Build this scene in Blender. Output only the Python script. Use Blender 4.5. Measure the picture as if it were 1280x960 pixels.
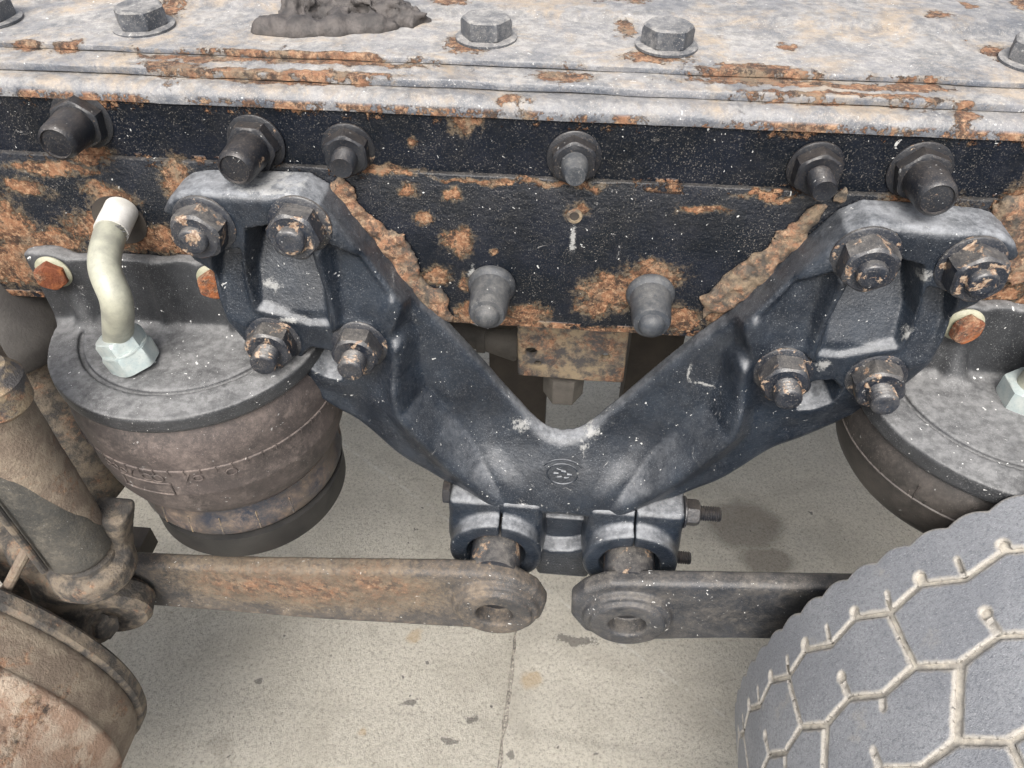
import bpy, math, random
import numpy as np
from mathutils import Vector, Matrix, Euler
S = bpy.context.scene
for o in list(bpy.data.objects): bpy.data.objects.remove(o)
PI = math.pi
# ------------------------------------------------------------------ camera
CAMP = np.array([0, -0.7, 1.4]); FPX = 961.0; PITCH = 44.0; ROLL = .38; YAW = 4.8
def _basis():
    p, r, w = map(math.radians, (PITCH, ROLL, YAW))
    f = np.array([0, math.cos(p), -math.sin(p)]); rt = np.array([1., 0, 0]); up = np.cross(rt, f)
    r2 = rt*math.cos(r)+up*math.sin(r); u2 = -rt*math.sin(r)+up*math.cos(r)
    R = np.array([[math.cos(w), -math.sin(w), 0], [math.sin(w), math.cos(w), 0], [0, 0, 1]])
    return R@r2, R@u2, R@f
RT, UP, FW = _basis()
def at(px, py, y=None, z=None):
    """point of the real plane y=.. or z=.. that was measured at this place of the photograph"""
    d = FW+RT*(px-640)/FPX-UP*(py-480)/FPX
    t = (y-CAMP[1])/d[1] if y is not None else (z-CAMP[2])/d[2]
    return CAMP+d*t
cam = bpy.data.objects.new('camera', bpy.data.cameras.new('camera')); S.collection.objects.link(cam); S.camera = cam
m = Matrix(((RT[0], UP[0], -FW[0], CAMP[0]), (RT[1], UP[1], -FW[1], CAMP[1]), (RT[2], UP[2], -FW[2], CAMP[2]), (0, 0, 0, 1)))
cam.matrix_world = m; cam.data.sensor_width = 36; cam.data.lens = 36*FPX/1280; cam.data.clip_start = .02; cam.data.clip_end = 500
# ------------------------------------------------------------------ light
SUN_EL, SUN_AZ = 50, 184      # azimuth the light comes from, degrees clockwise from +Y
w = bpy.data.worlds.new('World'); S.world = w; w.use_nodes = True
nt = w.node_tree; sky = nt.nodes.new('ShaderNodeTexSky'); sky.sky_type = 'NISHITA'; sky.sun_disc = False
sky.sun_elevation = math.radians(SUN_EL); sky.sun_rotation = math.radians(SUN_AZ); sky.air_density = 1.0; sky.dust_density = 6; sky.ozone_density = 1.0
bw = nt.nodes.new('ShaderNodeRGBToBW'); hs = nt.nodes.new('ShaderNodeMix'); hs.data_type = 'RGBA'; hs.inputs[0].default_value = .6; nt.links.new(sky.outputs[0], bw.inputs[0]); nt.links.new(sky.outputs[0], hs.inputs[6]); nt.links.new(bw.outputs[0], hs.inputs[7]); nt.links.new(hs.outputs[2], nt.nodes['Background'].inputs[0]); nt.nodes['Background'].inputs[1].default_value = .15
sl = bpy.data.lights.new('sun', 'SUN'); sl.energy = 1.5; sl.angle = math.radians(36); sl.color = (1, .96, .9)
sun = bpy.data.objects.new('sun', sl); S.collection.objects.link(sun)
az, el = math.radians(SUN_AZ), math.radians(SUN_EL)
sd = Vector((math.sin(az)*math.cos(el), math.cos(az)*math.cos(el), math.sin(el)))
sun.rotation_euler = sd.to_track_quat('Z', 'Y').to_euler(); sun.location = (0, 0, 5)
S.view_settings.view_transform = 'Standard'; S.view_settings.look = 'None'; S.view_settings.exposure = 1.3; S.view_settings.gamma = 1
S.render.engine = 'CYCLES'; S.cycles.max_bounces = 4; S.cycles.diffuse_bounces = 3; S.cycles.glossy_bounces = 2
# ------------------------------------------------------------------ materials
class N:
    def __init__(s, name):
        s.m = bpy.data.materials.new(name); s.m.use_nodes = True; s.t = s.m.node_tree; s.b = s.t.nodes['Principled BSDF']
        g = s.n('ShaderNodeNewGeometry'); s.pos = g.outputs['Position']; s.nor = g.outputs['Normal']
    def n(s, t, **k):
        x = s.t.nodes.new(t)
        for a, v in k.items(): setattr(x, a, v)
        return x
    def i(s, sock, v):
        if isinstance(v, bpy.types.NodeSocket): s.t.links.new(v, sock)
        elif isinstance(v, (tuple, list)) and len(v) == 3 and sock.type == 'RGBA': sock.default_value = (*v, 1)
        else: sock.default_value = v
    def noise(s, scale, detail=4, rough=.6, vec=None, dist=0):
        x = s.n('ShaderNodeTexNoise'); s.i(x.inputs['Vector'], vec or s.pos); x.inputs['Scale'].default_value = scale
        x.inputs['Detail'].default_value = detail; x.inputs['Roughness'].default_value = rough; x.inputs['Distortion'].default_value = dist
        return x.outputs[0]
    def ramp(s, v, a, b, c=0., d=1.):
        x = s.n('ShaderNodeMapRange', interpolation_type='SMOOTHSTEP'); s.i(x.inputs[0], v)
        for q, u in zip((1, 2, 3, 4), (a, b, c, d)): x.inputs[q].default_value = u
        return x.outputs[0]
    def math(s, op, a, b=0., c=0.):
        x = s.n('ShaderNodeMath', operation=op); s.i(x.inputs[0], a); s.i(x.inputs[1], b); s.i(x.inputs[2], c); return x.outputs[0]
    def vm(s, op, a, b, out=0):
        x = s.n('ShaderNodeVectorMath', operation=op); s.i(x.inputs[0], a); s.i(x.inputs[1], b); return x.outputs[out]
    def mix(s, f, a, b):
        x = s.n('ShaderNodeMix', data_type='RGBA'); s.i(x.inputs[0], f); s.i(x.inputs[6], a); s.i(x.inputs[7], b); return x.outputs[2]
    def bump(s, h, st, dist=.002, nrm=None):
        x = s.n('ShaderNodeBump'); x.inputs['Strength'].default_value = st; x.inputs['Distance'].default_value = dist; s.i(x.inputs['Height'], h)
        if nrm: s.i(x.inputs['Normal'], nrm)
        return x.outputs[0]
    def sep(s, v):
        x = s.n('ShaderNodeSeparateXYZ'); s.i(x.inputs[0], v); return x.outputs
    def out(s, col=None, rough=None, metal=None, nrm=None, spec=None):
        for k, v in (('Base Color', col), ('Roughness', rough), ('Metallic', metal), ('Normal', nrm), ('Specular IOR Level', spec)):
            if v is not None: s.i(s.b.inputs[k], v)
        return s.m
def spots(s, pts, vec, flat='y'):
    acc = None
    for (x, z, rx, rz) in pts:
        c = (x, 0, z) if flat == 'y' else (x, z, 0); sc = (1/rx, 0, 1/rz) if flat == 'y' else (1/rx, 1/rz, 0)
        d = s.vm('MULTIPLY', s.vm('SUBTRACT', vec, c), sc); l = s.n('ShaderNodeVectorMath', operation='LENGTH'); s.i(l.inputs[0], d)
        v = s.math('SUBTRACT', 1., l.outputs['Value']); acc = v if acc is None else s.math('MAXIMUM', acc, v)
    return acc
def wob(s, scale, amp):
    x = s.n('ShaderNodeTexNoise'); s.i(x.inputs['Vector'], s.pos); x.inputs['Scale'].default_value = scale; x.inputs['Detail'].default_value = 5
    return s.vm('ADD', s.pos, s.vm('MULTIPLY', s.vm('SUBTRACT', x.outputs['Color'], (.5, .5, .5)), (amp*2, amp*2, amp*2)))
def rustcol(s, tone=0):
    a = s.mix(s.ramp(s.noise(45, 6, .7), .38, .62), (.070, .038, .024), (.215, .108, .060))
    b = s.mix(s.ramp(s.noise(170, 5, .75), .46, .66), a, (.32, .205, .125))
    b = s.mix(s.ramp(s.noise(28, 5, .7), .50, .66, 0, .85), b, (.17, .135, .095))
    b = s.mix(s.ramp(s.noise(75, 6, .8), .50, .60, 0, .9), b, (.030, .022, .018))
    return b
def paint(name, base, base2, dust=(.33, .30, .26), dustamt=.35, dust_and_light_top=.4, fine=.5, rust=None, rpts=None, rflat='y', rlo=.58, rhi=.62,
          rough=.42, bs=.5, specks=.7, chips=None, rdust=.9, bscale=320, spec=.5, rsoft=False, upa=.2, wpts=None, dust2=None, zb=None):
    s = N(name)
    col = s.mix(s.ramp(s.noise(14, 5, .65), .35, .7), base, base2)
    # dust film: cloudy, more of it on faces that look up; also paints sky sheen on the casting
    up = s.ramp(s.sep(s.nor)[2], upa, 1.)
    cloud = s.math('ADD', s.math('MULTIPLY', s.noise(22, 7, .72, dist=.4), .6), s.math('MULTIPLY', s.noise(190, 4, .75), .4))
    da = s.math('ADD', s.math('MULTIPLY', s.ramp(cloud, .42, .66), dustamt), s.math('MULTIPLY', s.math('MULTIPLY', up, dust_and_light_top), s.ramp(cloud, .3, .6, .3, 1.)))
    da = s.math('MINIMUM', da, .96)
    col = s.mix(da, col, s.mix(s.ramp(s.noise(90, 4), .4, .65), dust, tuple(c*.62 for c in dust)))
    if dust2: col = s.mix(s.math('MULTIPLY', s.ramp(s.noise(11, 7, .75, dist=.8), .46, .62), s.math('MULTIPLY', da, .9)), col, dust2)
    gr = s.noise(760, 2, .6); col = s.mix(s.math('MULTIPLY', s.math('MULTIPLY', s.ramp(gr, .58, .72), s.ramp(s.noise(18, 4), .35, .65, .3, 1.)), fine*.6), col, tuple(min(1, c*1.5) for c in dust))
    if specks:
        v = s.n('ShaderNodeTexVoronoi'); s.i(v.inputs['Vector'], wob(s, 70, .012)); v.inputs['Scale'].default_value = 150
        sz = s.ramp(s.noise(35, 3), .45, .75, .07, .24)
        sp = s.math('MULTIPLY', s.math('LESS_THAN', v.outputs['Distance'], sz), s.math('GREATER_THAN', s.sep(v.outputs['Color'])[0], .62))
        col = s.mix(s.math('MULTIPLY', sp, specks), col, (.62, .62, .60))
        # scuffs: thin pale smears
        sc = s.math('MULTIPLY', s.ramp(s.noise(26, 8, .8, dist=1.6), .62, .68), s.ramp(s.noise(9, 2), .5, .62)); col = s.mix(s.math('MULTIPLY', sc, specks*.8), col, (.55, .54, .52))
    if wpts:
        wm_ = s.ramp(s.math('ADD', spots(s, wpts, wob(s, 60, .006)), s.math('MULTIPLY', s.math('SUBTRACT', s.noise(150, 7, .85), .5), 4.0)), .25, .75, 0, .6); col = s.mix(wm_, col, (.30, .30, .29))
    ro = s.math('ADD', rough, s.math('MULTIPLY', da, .45)); s.b.inputs['Specular IOR Level'].default_value = spec
    h = s.math('ADD', s.math('MULTIPLY', s.noise(bscale, 3, .6), .6), s.math('MULTIPLY', s.noise(70, 4, .6), .8))
    if chips:
        ch = s.math('MULTIPLY', s.ramp(s.math('ADD', s.math('MULTIPLY', s.noise(52, 6, .62, dist=.4), .8), s.math('MULTIPLY', s.noise(210, 4, .7), .2)), chips-.02, chips+.01), .7)
        col = s.mix(ch, col, s.mix(s.ramp(s.noise(300, 3), .4, .6), (.36, .27, .19), (.17, .10, .06))); ro = s.math('MAXIMUM', ro, s.math('MULTIPLY', ch, .85)); h = s.math('SUBTRACT', h, s.math('MULTIPLY', ch, .3))
    if rust is not None or rpts:
        mk = None
        if rust is not None: mk = s.ramp(s.math('ADD', s.math('MULTIPLY', s.noise(12, 7, .68, dist=.5), .8), s.math('MULTIPLY', s.noise(120, 4, .7), .2)), rust, rust+.04)
        if rpts:
            spv = spots(s, rpts, wob(s, 38, .017), rflat); q = s.ramp(s.math('ADD', spv, s.math('MULTIPLY', s.math('SUBTRACT', s.noise(105, 7, .82), .5), 2.6)), *((.0, 1.2) if rsoft else (.14, .24)))
            mk = q if mk is None else s.math('MAXIMUM', mk, q)
        if rpts:
            halo = s.ramp(s.math('ADD', spv, s.math('MULTIPLY', s.math('SUBTRACT', s.noise(160, 4, .8), .5), 2.4)), -.25, .35, 0, .42)
            col = s.mix(halo, col, s.mix(s.noise(60, 4), (.10, .075, .05), (.26, .20, .13)))
        if zb:
            zc_ = s.sep(s.pos)[2]
            for z0, z1, th in zb:
                k = s.math('MULTIPLY', s.ramp(zc_, z0-.004, z0), s.ramp(zc_, z1+.004, z1)); k = s.math('MULTIPLY', k, s.ramp(s.math('ADD', s.math('MULTIPLY', s.noise(16, 6, .7), .6), s.math('MULTIPLY', s.noise(110, 5, .8), .4)), th, th+.03)); mk = s.math('MAXIMUM', mk, k)
        rc = rustcol(s); col = s.mix(mk, col, rc); ro = s.math('MAXIMUM', ro, s.math('MULTIPLY', mk, rdust))
        h = s.math('ADD', h, s.math('MULTIPLY', mk, s.math('ADD', .5, s.math('MULTIPLY', s.noise(260, 5, .8), 2.2))))
    return s.out(col, s.math('MINIMUM', ro, 1.), 0., s.bump(h, bs, .0016))
M = {}
def wp(L, y):
    o = []
    for (px, py, r, q) in L:
        p = at(px, py, y=y); p2 = at(px, py+q, y=y); p3 = at(px+r, py, y=y); o.append((float(p[0]), float(p[2]), float(p3[0]-p[0]), float(p[2]-p2[2])))
    return o
BLK = (.010, .013, .020); BL2 = (.022, .028, .040)
webr = []
for (px, py, r, q) in [(565, 243, 13, 10), (509, 240, 13, 9), (574, 303, 21, 19), (531, 273, 9, 9), (618, 313, 7, 7), (583, 160, 20, 14), (515, 183, 8, 8),
        (765, 365, 42, 24), (815, 345, 40, 20), (740, 385, 25, 12), (850, 400, 30, 16), (660, 395, 30, 14), (582, 388, 14, 12), (582, 352, 8, 12), (545, 345, 16, 12), (724, 262, 14, 12),
        (60, 300, 50, 15), (130, 285, 50, 22), (190, 300, 52, 20), (30, 235, 30, 13), (120, 235, 18, 9), (225, 235, 20, 34), (30, 330, 70, 30), (250, 310, 40, 20), (140, 250, 30, 16), (65, 210, 60, 9), (20, 290, 30, 40), (110, 195, 30, 10),
        (1265, 270, 22, 40), (1262, 330, 30, 44), (1240, 365, 50, 16), (880, 262, 30, 6), (960, 245, 40, 6), (700, 232, 60, 4), (600, 225, 60, 4), (480, 215, 50, 5), (900, 395, 20, 14), (1150, 260, 60, 14), (1275, 385, 30, 10), (620, 405, 60, 7), (760, 415, 70, 6)]:
    p = at(px, py, y=0); p2 = at(px, py+q, y=0); p3 = at(px+r, py, y=0)
    webr.append((float(p[0]), float(p[2]), float(p3[0]-p[0]), float(p[2]-p2[2])))
M['web'] = paint('black_web_paint', (.002, .0035, .006), (.005, .007, .012), dustamt=.02, dust_and_light_top=.12, fine=.42, spec=.17, rpts=webr, rough=.33, bs=1., specks=.5, rust=.68, bscale=190, zb=[(1.064, 1.08, .545), (.810, .824, .46), (1.005, 1.012, .53)], wpts=wp([(716, 300, 5, 26), (590, 340, 6, 10)], 0))
M['web_dirty'] = paint('dirty_inner_web_paint', (.012, .014, .018), (.03, .03, .034), dustamt=.25, dust_and_light_top=.5, rust=.60, rough=.5, specks=.5)
topr = []
for (px, py, r, q) in [(35, 58, 30, 4), (85, 60, 20, 5), (400, 74, 170, 4.5), (250, 70, 110, 4), (700, 102, 40, 8), (640, 118, 25, 5), (780, 40, 16, 14), (985, 65, 12, 6), (1000, 101, 160, 5), (1140, 106, 60, 6), (1060, 125, 140, 3.5), (1210, 140, 20, 8), (560, 12, 30, 8), (785, 8, 30, 8),
        (1165, 30, 16, 6), (300, 95, 110, 3), (420, 98, 90, 4), (940, 92, 80, 6), (1250, 75, 20, 12), (1270, 15, 12, 10), (1205, 18, 8, 6), (220, 130, 20, 5), (215, 88, 50, 5), (200, 140, 160, 7), (620, 152, 300, 5), (1000, 168, 260, 6), (200, 25, 30, 26), (590, 60, 40, 12), (820, 75, 50, 10), (1120, 170, 60, 8)]:
    zz = 1.100 if py < 72+px*.03 else 1.092
    p = at(px, py, z=zz); p2 = at(px, py+q, z=zz); p3 = at(px+r, py, z=zz)
    topr.append((float(p[0]), float(p[1]), float(p3[0]-p[0]), max(.004, float(p[1]-p2[1]))))
M['top'] = paint('dusty_top_paint', (.045, .052, .066), (.12, .122, .132), dust=(.265, .255, .24), dust2=(.25, .195, .135), dustamt=.34, dust_and_light_top=.55, fine=.9, rpts=topr, rflat='z', rust=.635, zb=[(1.068, 1.0770, .50)], rough=.4, bs=.9, specks=.4)  # dust thinned on upright edges also paints in their shade
M['edge'] = paint('rusty_plate_edge', (.03, .03, .035), (.09, .07, .06), dust=(.45, .36, .27), dustamt=.5, dust_and_light_top=.3, rust=.52, rough=.7, bs=1., specks=.2)
M['cast'] = paint('black_cast_paint', (.004, .0065, .011), (.010, .015, .023), dust=(.27, .28, .295), dustamt=.05, dust_and_light_top=.70, fine=.36, rough=.36, bs=.6, specks=.5, rust=.72, spec=.42, upa=.34,  # bluish dust on upward faces also paints in the sky's reflection
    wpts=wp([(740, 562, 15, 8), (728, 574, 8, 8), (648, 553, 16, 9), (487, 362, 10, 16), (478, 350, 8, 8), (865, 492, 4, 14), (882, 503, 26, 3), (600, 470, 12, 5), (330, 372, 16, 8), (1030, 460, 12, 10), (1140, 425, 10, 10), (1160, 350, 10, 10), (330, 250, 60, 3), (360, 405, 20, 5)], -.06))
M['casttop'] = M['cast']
M['nut'] = paint('chipped_nut_paint', (.005, .007, .012), (.012, .016, .024), dust=(.34, .31, .27), dustamt=.10, dust_and_light_top=.25, rough=.33, bs=.4, specks=.3, chips=.585)
M['nut2'] = paint('dusty_black_nut', (.005, .006, .009), (.011, .013, .017), dust=(.17, .14, .11), dustamt=.06, dust_and_light_top=.15, spec=.4, rough=.34, bs=.4, specks=.3, chips=.66)
M['cap'] = paint('grey_dusty_cap', (.012, .015, .020), (.028, .033, .041), dust=(.15, .145, .135), dustamt=.3, dust_and_light_top=.3, rough=.55, bs=.3, specks=.3, chips=.74)
M['topbolt'] = paint('dusty_bolt_paint', (.022, .026, .034), (.05, .055, .065), dust=(.40, .38, .35), dustamt=.3, dust_and_light_top=.35, rough=.5, bs=.4, specks=.3, chips=.70)
M['plate'] = paint('charcoal_airspring_plate', (.012, .013, .015), (.026, .028, .031), dust=(.22, .22, .22), dustamt=.08, dust_and_light_top=.60, fine=.7, rough=.5, bs=.35, specks=.8)
M['rubber'] = paint('dusty_brown_rubber', (.026, .022, .021), (.045, .036, .034), dust=(.175, .14, .122), dustamt=.5, dust_and_light_top=.4, fine=.5, rough=.62, bs=.35, specks=.25)
M['rubber_dark'] = paint('dark_rubber', (.014, .013, .012), (.03, .026, .023), dust=(.15, .125, .11), dustamt=.22, dust_and_light_top=.3, fine=.3, rough=.5, bs=.25, specks=.2)
M['bluemetal'] = paint('blued_worn_ring', (.012, .018, .030), (.07, .058, .048), dust=(.20, .145, .105), dustamt=.6, dust_and_light_top=.3, rough=.38, bs=.3, specks=.2, rust=.64)
M['rod'] = paint('dusty_black_rod', (.010, .012, .016), (.024, .027, .033), dust=(.18, .16, .135), dustamt=.3, dust_and_light_top=.25, fine=.9, rough=.5, bs=.7, specks=.8, rust=.68)
rr = []
for (px, py, r, q) in [(380, 736, 170, 24), (300, 732, 80, 22), (470, 732, 80, 20)]:
    p = at(px, py, y=-.15); p2 = at(px, py+q, y=-.15); p3 = at(px+r, py, y=-.15); rr.append((float(p[0]), float(p[2]), float(p3[0]-p[0]), float(p[2]-p2[2])))
M['rodl'] = paint('dusty_rod_with_worn_rust', (.02, .021, .023), (.042, .040, .040), dust=(.165, .13, .095), dustamt=.7, dust_and_light_top=.2, rsoft=True, fine=.9, rough=.6, bs=.7, specks=.6, rpts=rr, rust=.72)
M['rustm'] = None
def rusty(name, tint=(.3, .2, .12), amt=.5, dust=(.36, .29, .2)):
    s = N(name); c = rustcol(s); d = s.mix(s.ramp(s.noise(30, 6, .7), .42, .6), tint, dust)
    c = s.mix(s.ramp(s.math('ADD', s.math('MULTIPLY', s.noise(16, 6, .7, dist=.5), .7), s.math('MULTIPLY', s.noise(140, 4), .3)), .55-amt*.2, .68-amt*.2), d, c)
    h = s.math('ADD', s.math('MULTIPLY', s.noise(60, 6, .75), 1.6), s.noise(300, 4, .7))
    return s.out(c, .88, 0., s.bump(h, .9, .002))
M['rust'] = rusty('heavy_flaking_rust', (.045, .042, .042), .35, (.20, .155, .10))
M['crust'] = rusty('rust_crust_with_dirt', (.042, .036, .030), .50, (.16, .12, .08))
M['drum'] = rusty('brown_drum_rust', (.13, .10, .075), .10, (.19, .155, .115))
M['drumface'] = rusty('pink_drum_rust', (.23, .155, .11), .30, (.32, .26, .20))
M['axle'] = rusty('dirty_axle_metal', (.035, .032, .029), .10, (.13, .105, .078))
M['brightrust'] = rusty('orange_bolt_rust', (.13, .035, .012), .35, (.22, .07, .02))
def simple(name, a, b, rough, sc=40, bs=.2, metal=0.):
    s = N(name); c = s.mix(s.ramp(s.noise(sc, 5, .65), .35, .65), a, b); c = s.mix(s.ramp(s.noise(500, 3), .55, .7, 0, .35), c, tuple(x*.6 for x in a))
    return s.out(c, rough, metal, s.bump(s.noise(300, 4), bs, .001))
M['tube'] = simple('greyish_cream_tube', (.27, .27, .215), (.18, .18, .15), .45)
M['tubewhite'] = simple('white_sleeve', (.52, .51, .49), (.40, .39, .36), .55)
M['fitting'] = simple('zinc_plated_fitting', (.30, .35, .35), (.40, .43, .41), .36, 60, .15, .25)
M['cad'] = simple('olive_plated_flange', (.20, .20, .14), (.29, .28, .21), .5)
M['ink'] = simple('black_ink', (.03, .03, .03), (.06, .06, .06), .7)
M['greypipe'] = simple('dusty_grey_pipe', (.05, .046, .041), (.085, .077, .068), .8, 25)
M['soot'] = simple('sooty_dark_housing', (.030, .027, .025), (.05, .046, .042), .75, 18, .5)
M['rubber_black'] = simple('black_base_rubber', (.010, .010, .010), (.018, .017, .016), .55, 30, .2)
M['dark'] = simple('plain_dark_brown', (.020, .016, .013), (.035, .028, .022), .8, 20)
M['shock'] = paint('dirty_grey_shock_tube', (.030, .031, .030), (.055, .053, .048), dust=(.13, .115, .09), dustamt=.6, dust_and_light_top=.2, fine=.9, rough=.55, bs=.8, specks=.3, rust=.66)
M['tar'] = simple('dried_grey_sealant', (.028, .025, .024), (.065, .057, .053), .75, 60, 1.)
M['joint'] = simple('gritty_joint_filler', (.06, .055, .05), (.30, .28, .245), .95, 260, 1.)
M['groove'] = simple('pale_dust_in_groove', (.48, .44, .37), (.27, .25, .22), .95, 80, .6)
def tyre_mat():
    s = N('dusty_grey_tread_rubber')
    c = s.mix(s.ramp(s.noise(9, 4, .6), .35, .65), (.168, .176, .192), (.218, .226, .240))
    c = s.mix(s.ramp(s.noise(260, 5, .8), .45, .66), c, (.12, .127, .142)); c = s.mix(s.ramp(s.noise(420, 3, .8), .58, .72, 0, .7), c, (.38, .38, .39))
    c = s.mix(s.ramp(s.noise(20, 5, .7), .60, .72, 0, .5), c, (.26, .25, .23))
    at_ = s.n('ShaderNodeAttribute', attribute_name='groove_distance'); k = s.math('SUBTRACT', s.math('ADD', s.math('SUBTRACT', 1., at_.outputs['Fac']), s.math('MULTIPLY', s.noise(60, 5, .75), 1.2)), .6)
    c = s.mix(s.ramp(k, .25, .95, 0, .7), c, (.36, .33, .28))
    h = s.math('ADD', s.noise(240, 5, .75), s.noise(700, 3, .7)); return s.out(c, .75, 0., s.bump(h, .6, .0016))
M['tyre'] = tyre_mat()
def concrete():
    s = N('weathered_concrete')
    c = s.mix(s.ramp(s.noise(1.6, 5, .6), .35, .65), (.60, .56, .475), (.67, .63, .545))
    c = s.mix(s.ramp(s.noise(130, 8, .9), .49, .58, 0, .8), c, (.31, .28, .225)); c = s.mix(s.ramp(s.noise(230, 6, .92), .52, .60, 0, .85), c, (.66, .63, .56))
    c = s.mix(s.ramp(s.noise(4.5, 7, .75, dist=.5), .45, .65, 0, .35), c, (.36, .33, .27))
    c = s.mix(s.ramp(s.noise(12, 6, .7, dist=.6), .58, .72, 0, .4), c, (.30, .27, .22))
    v = s.n('ShaderNodeTexVoronoi'); s.i(v.inputs['Vector'], wob(s, 60, .01)); v.inputs['Scale'].default_value = 26
    sp = s.math('MULTIPLY', s.math('LESS_THAN', v.outputs['Distance'], s.ramp(s.noise(8, 3), .4, .8, .05, .2)), s.math('GREATER_THAN', s.sep(v.outputs['Color'])[1], .72))
    c = s.mix(s.math('MULTIPLY', sp, .75), c, (.10, .095, .09))
    g = []
    for (px, py, r, q) in [(590, 900, 12, 10), (560, 925, 22, 8), (325, 850, 8, 7), (640, 945, 8, 10), (510, 880, 14, 7), (720, 800, 40, 10)]:
        p = at(px, py, z=GZ); p3 = at(px+r, py, z=GZ); p2 = at(px, py+q, z=GZ); g.append((float(p[0]), float(p[1]), abs(float(p3[0]-p[0])), abs(float(p[1]-p2[1]))))
    k = s.ramp(s.math('ADD', spots(s, g, wob(s, 30, .02), 'z'), s.math('MULTIPLY', s.math('SUBTRACT', s.noise(70, 5, .8), .5), 1.8)), .3, .5, 0, .7); c = s.mix(k, c, (.12, .11, .10))
    g = []
    for (px, py, r, q) in [(518, 795, 12, 12), (665, 850, 22, 14), (452, 915, 9, 10)]:
        p = at(px, py, z=GZ); p3 = at(px+r, py, z=GZ); p2 = at(px, py+q, z=GZ); g.append((float(p[0]), float(p[1]), abs(float(p3[0]-p[0])), abs(float(p[1]-p2[1]))))
    c = s.mix(s.ramp(spots(s, g, wob(s, 30, .02), 'z'), 0, .6, 0, .5), c, (.50, .34, .16))
    g = []
    for (px, py, r, q) in [(930, 655, 70, 45), (960, 700, 50, 25)]:
        p = at(px, py, z=GZ); p3 = at(px+r, py, z=GZ); p2 = at(px, py+q, z=GZ); g.append((float(p[0]), float(p[1]), abs(float(p3[0]-p[0])), abs(float(p[1]-p2[1]))))
    c = s.mix(s.ramp(spots(s, g, wob(s, 14, .03), 'z'), .1, .5, 0, .55), c, (.13, .10, .075))     # soft-edged dark brown patch
    a_ = at(470, 585, z=GZ); b_ = at(575, 660, z=GZ); dx, dy = b_[0]-a_[0], b_[1]-a_[1]; L_ = math.hypot(dx, dy)
    wv_ = s.sep(s.vm('SUBTRACT', wob(s, 30, .006), (float(a_[0]), float(a_[1]), 0))); dist = s.math('ABSOLUTE', s.math('ADD', s.math('MULTIPLY', wv_[0], -dy/L_), s.math('MULTIPLY', wv_[1], dx/L_)))
    c = s.mix(s.math('MULTIPLY', s.ramp(dist, .006, .001), s.ramp(s.noise(40, 5, .7), .42, .6, 0, .6)), c, (.72, .70, .64))
    st = s.vm('MULTIPLY', s.pos, (220, 70, 1)); h = s.math('ADD', s.noise(1, 5, .8, vec=st), s.math('MULTIPLY', s.noise(210, 6, .88), 1.6))
    h = s.math('SUBTRACT', h, s.math('MULTIPLY', sp, 1.))
    return s.out(c, .93, 0., s.bump(h, 1., .0055))
GZ = -.222
M['concrete'] = concrete()
# ------------------------------------------------------------------ mesh helpers
W = {}
def empty(name, loc, label, cat, group=None):
    o = bpy.data.objects.new(name, None); S.collection.objects.link(o); o.location = loc; W[o] = Vector(loc); o.empty_display_size = .02
    o['label'] = label; o['category'] = cat
    if group: o['group'] = group
    return o
def mesh(name, v, f, mat, sharp=35, smooth=True):
    me = bpy.data.meshes.new(name); v = np.asarray(v, dtype=np.float32)
    me.vertices.add(len(v)); me.vertices.foreach_set('co', v.ravel())
    if isinstance(f, np.ndarray):
        n = len(f); k = f.shape[1]; me.loops.add(n*k); me.loops.foreach_set('vertex_index', f.ravel().astype(np.int32))
        me.polygons.add(n); me.polygons.foreach_set('loop_start', np.arange(0, n*k, k, dtype=np.int32))
    else:
        L = [i for q in f for i in q]; st = np.cumsum([0]+[len(q) for q in f])[:-1]
        me.loops.add(len(L)); me.loops.foreach_set('vertex_index', L); me.polygons.add(len(f)); me.polygons.foreach_set('loop_start', st.astype(np.int32))
    me.update(calc_edges=True); me.validate()
    if smooth:
        me.polygons.foreach_set('use_smooth', np.ones(len(me.polygons), bool))
        if sharp: me.set_sharp_from_angle(angle=math.radians(sharp))
    me.materials.append(mat); return me
def obj(name, me, parent=None, loc=None, rot=None, label=None, kind=None, cat=None, group=None):
    o = bpy.data.objects.new(name, me); S.collection.objects.link(o)
    if parent is not None: o.parent = parent
    if loc is not None: o.location = loc
    if rot is not None: o.rotation_euler = rot
    for k, x in (('label', label), ('kind', kind), ('category', cat), ('group', group)):
        if x: o[k] = x
    return o
def part(name, v, f, mat, parent, **k):
    """mesh given in world coordinates, hung under its thing"""
    sm = {a: k.pop(a) for a in ('sharp', 'smooth') if a in k}
    v = np.asarray(v, float)
    if parent is not None: v = v-np.array(W[parent])
    c = (v.min(0)+v.max(0))/2; v = v-c
    o = obj(name, mesh(name, v, f, mat, **sm), parent, loc=tuple(c), **k); W[o] = (W[parent] if parent is not None else Vector((0, 0, 0)))+Vector(c); return o
def lathe(prof, n=32, rad=None):
    """profile (r, z) turned round z; rad(angle, ring) may change the radius"""
    v = []; f = []; a = np.arange(n)*2*PI/n
    for i, (r, z) in enumerate(prof):
        for t in a:
            q = rad(t, i, r) if rad else r; v.append((q*math.cos(t), q*math.sin(t), z))
    for i in range(len(prof)-1):
        for j in range(n):
            k = (j+1) % n; f.append((i*n+j, i*n+k, (i+1)*n+k, (i+1)*n+j))
    if prof[0][0] > 1e-6: f.append(tuple(range(n-1, -1, -1)))
    if prof[-1][0] > 1e-6: f.append(tuple((len(prof)-1)*n+j for j in range(n)))
    return np.array(v), f
def orient(v, axis, org):
    q = Vector(axis).to_track_quat('Z', 'Y').to_matrix(); return np.asarray(v)@np.array(q).T+np.array(org)
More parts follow.
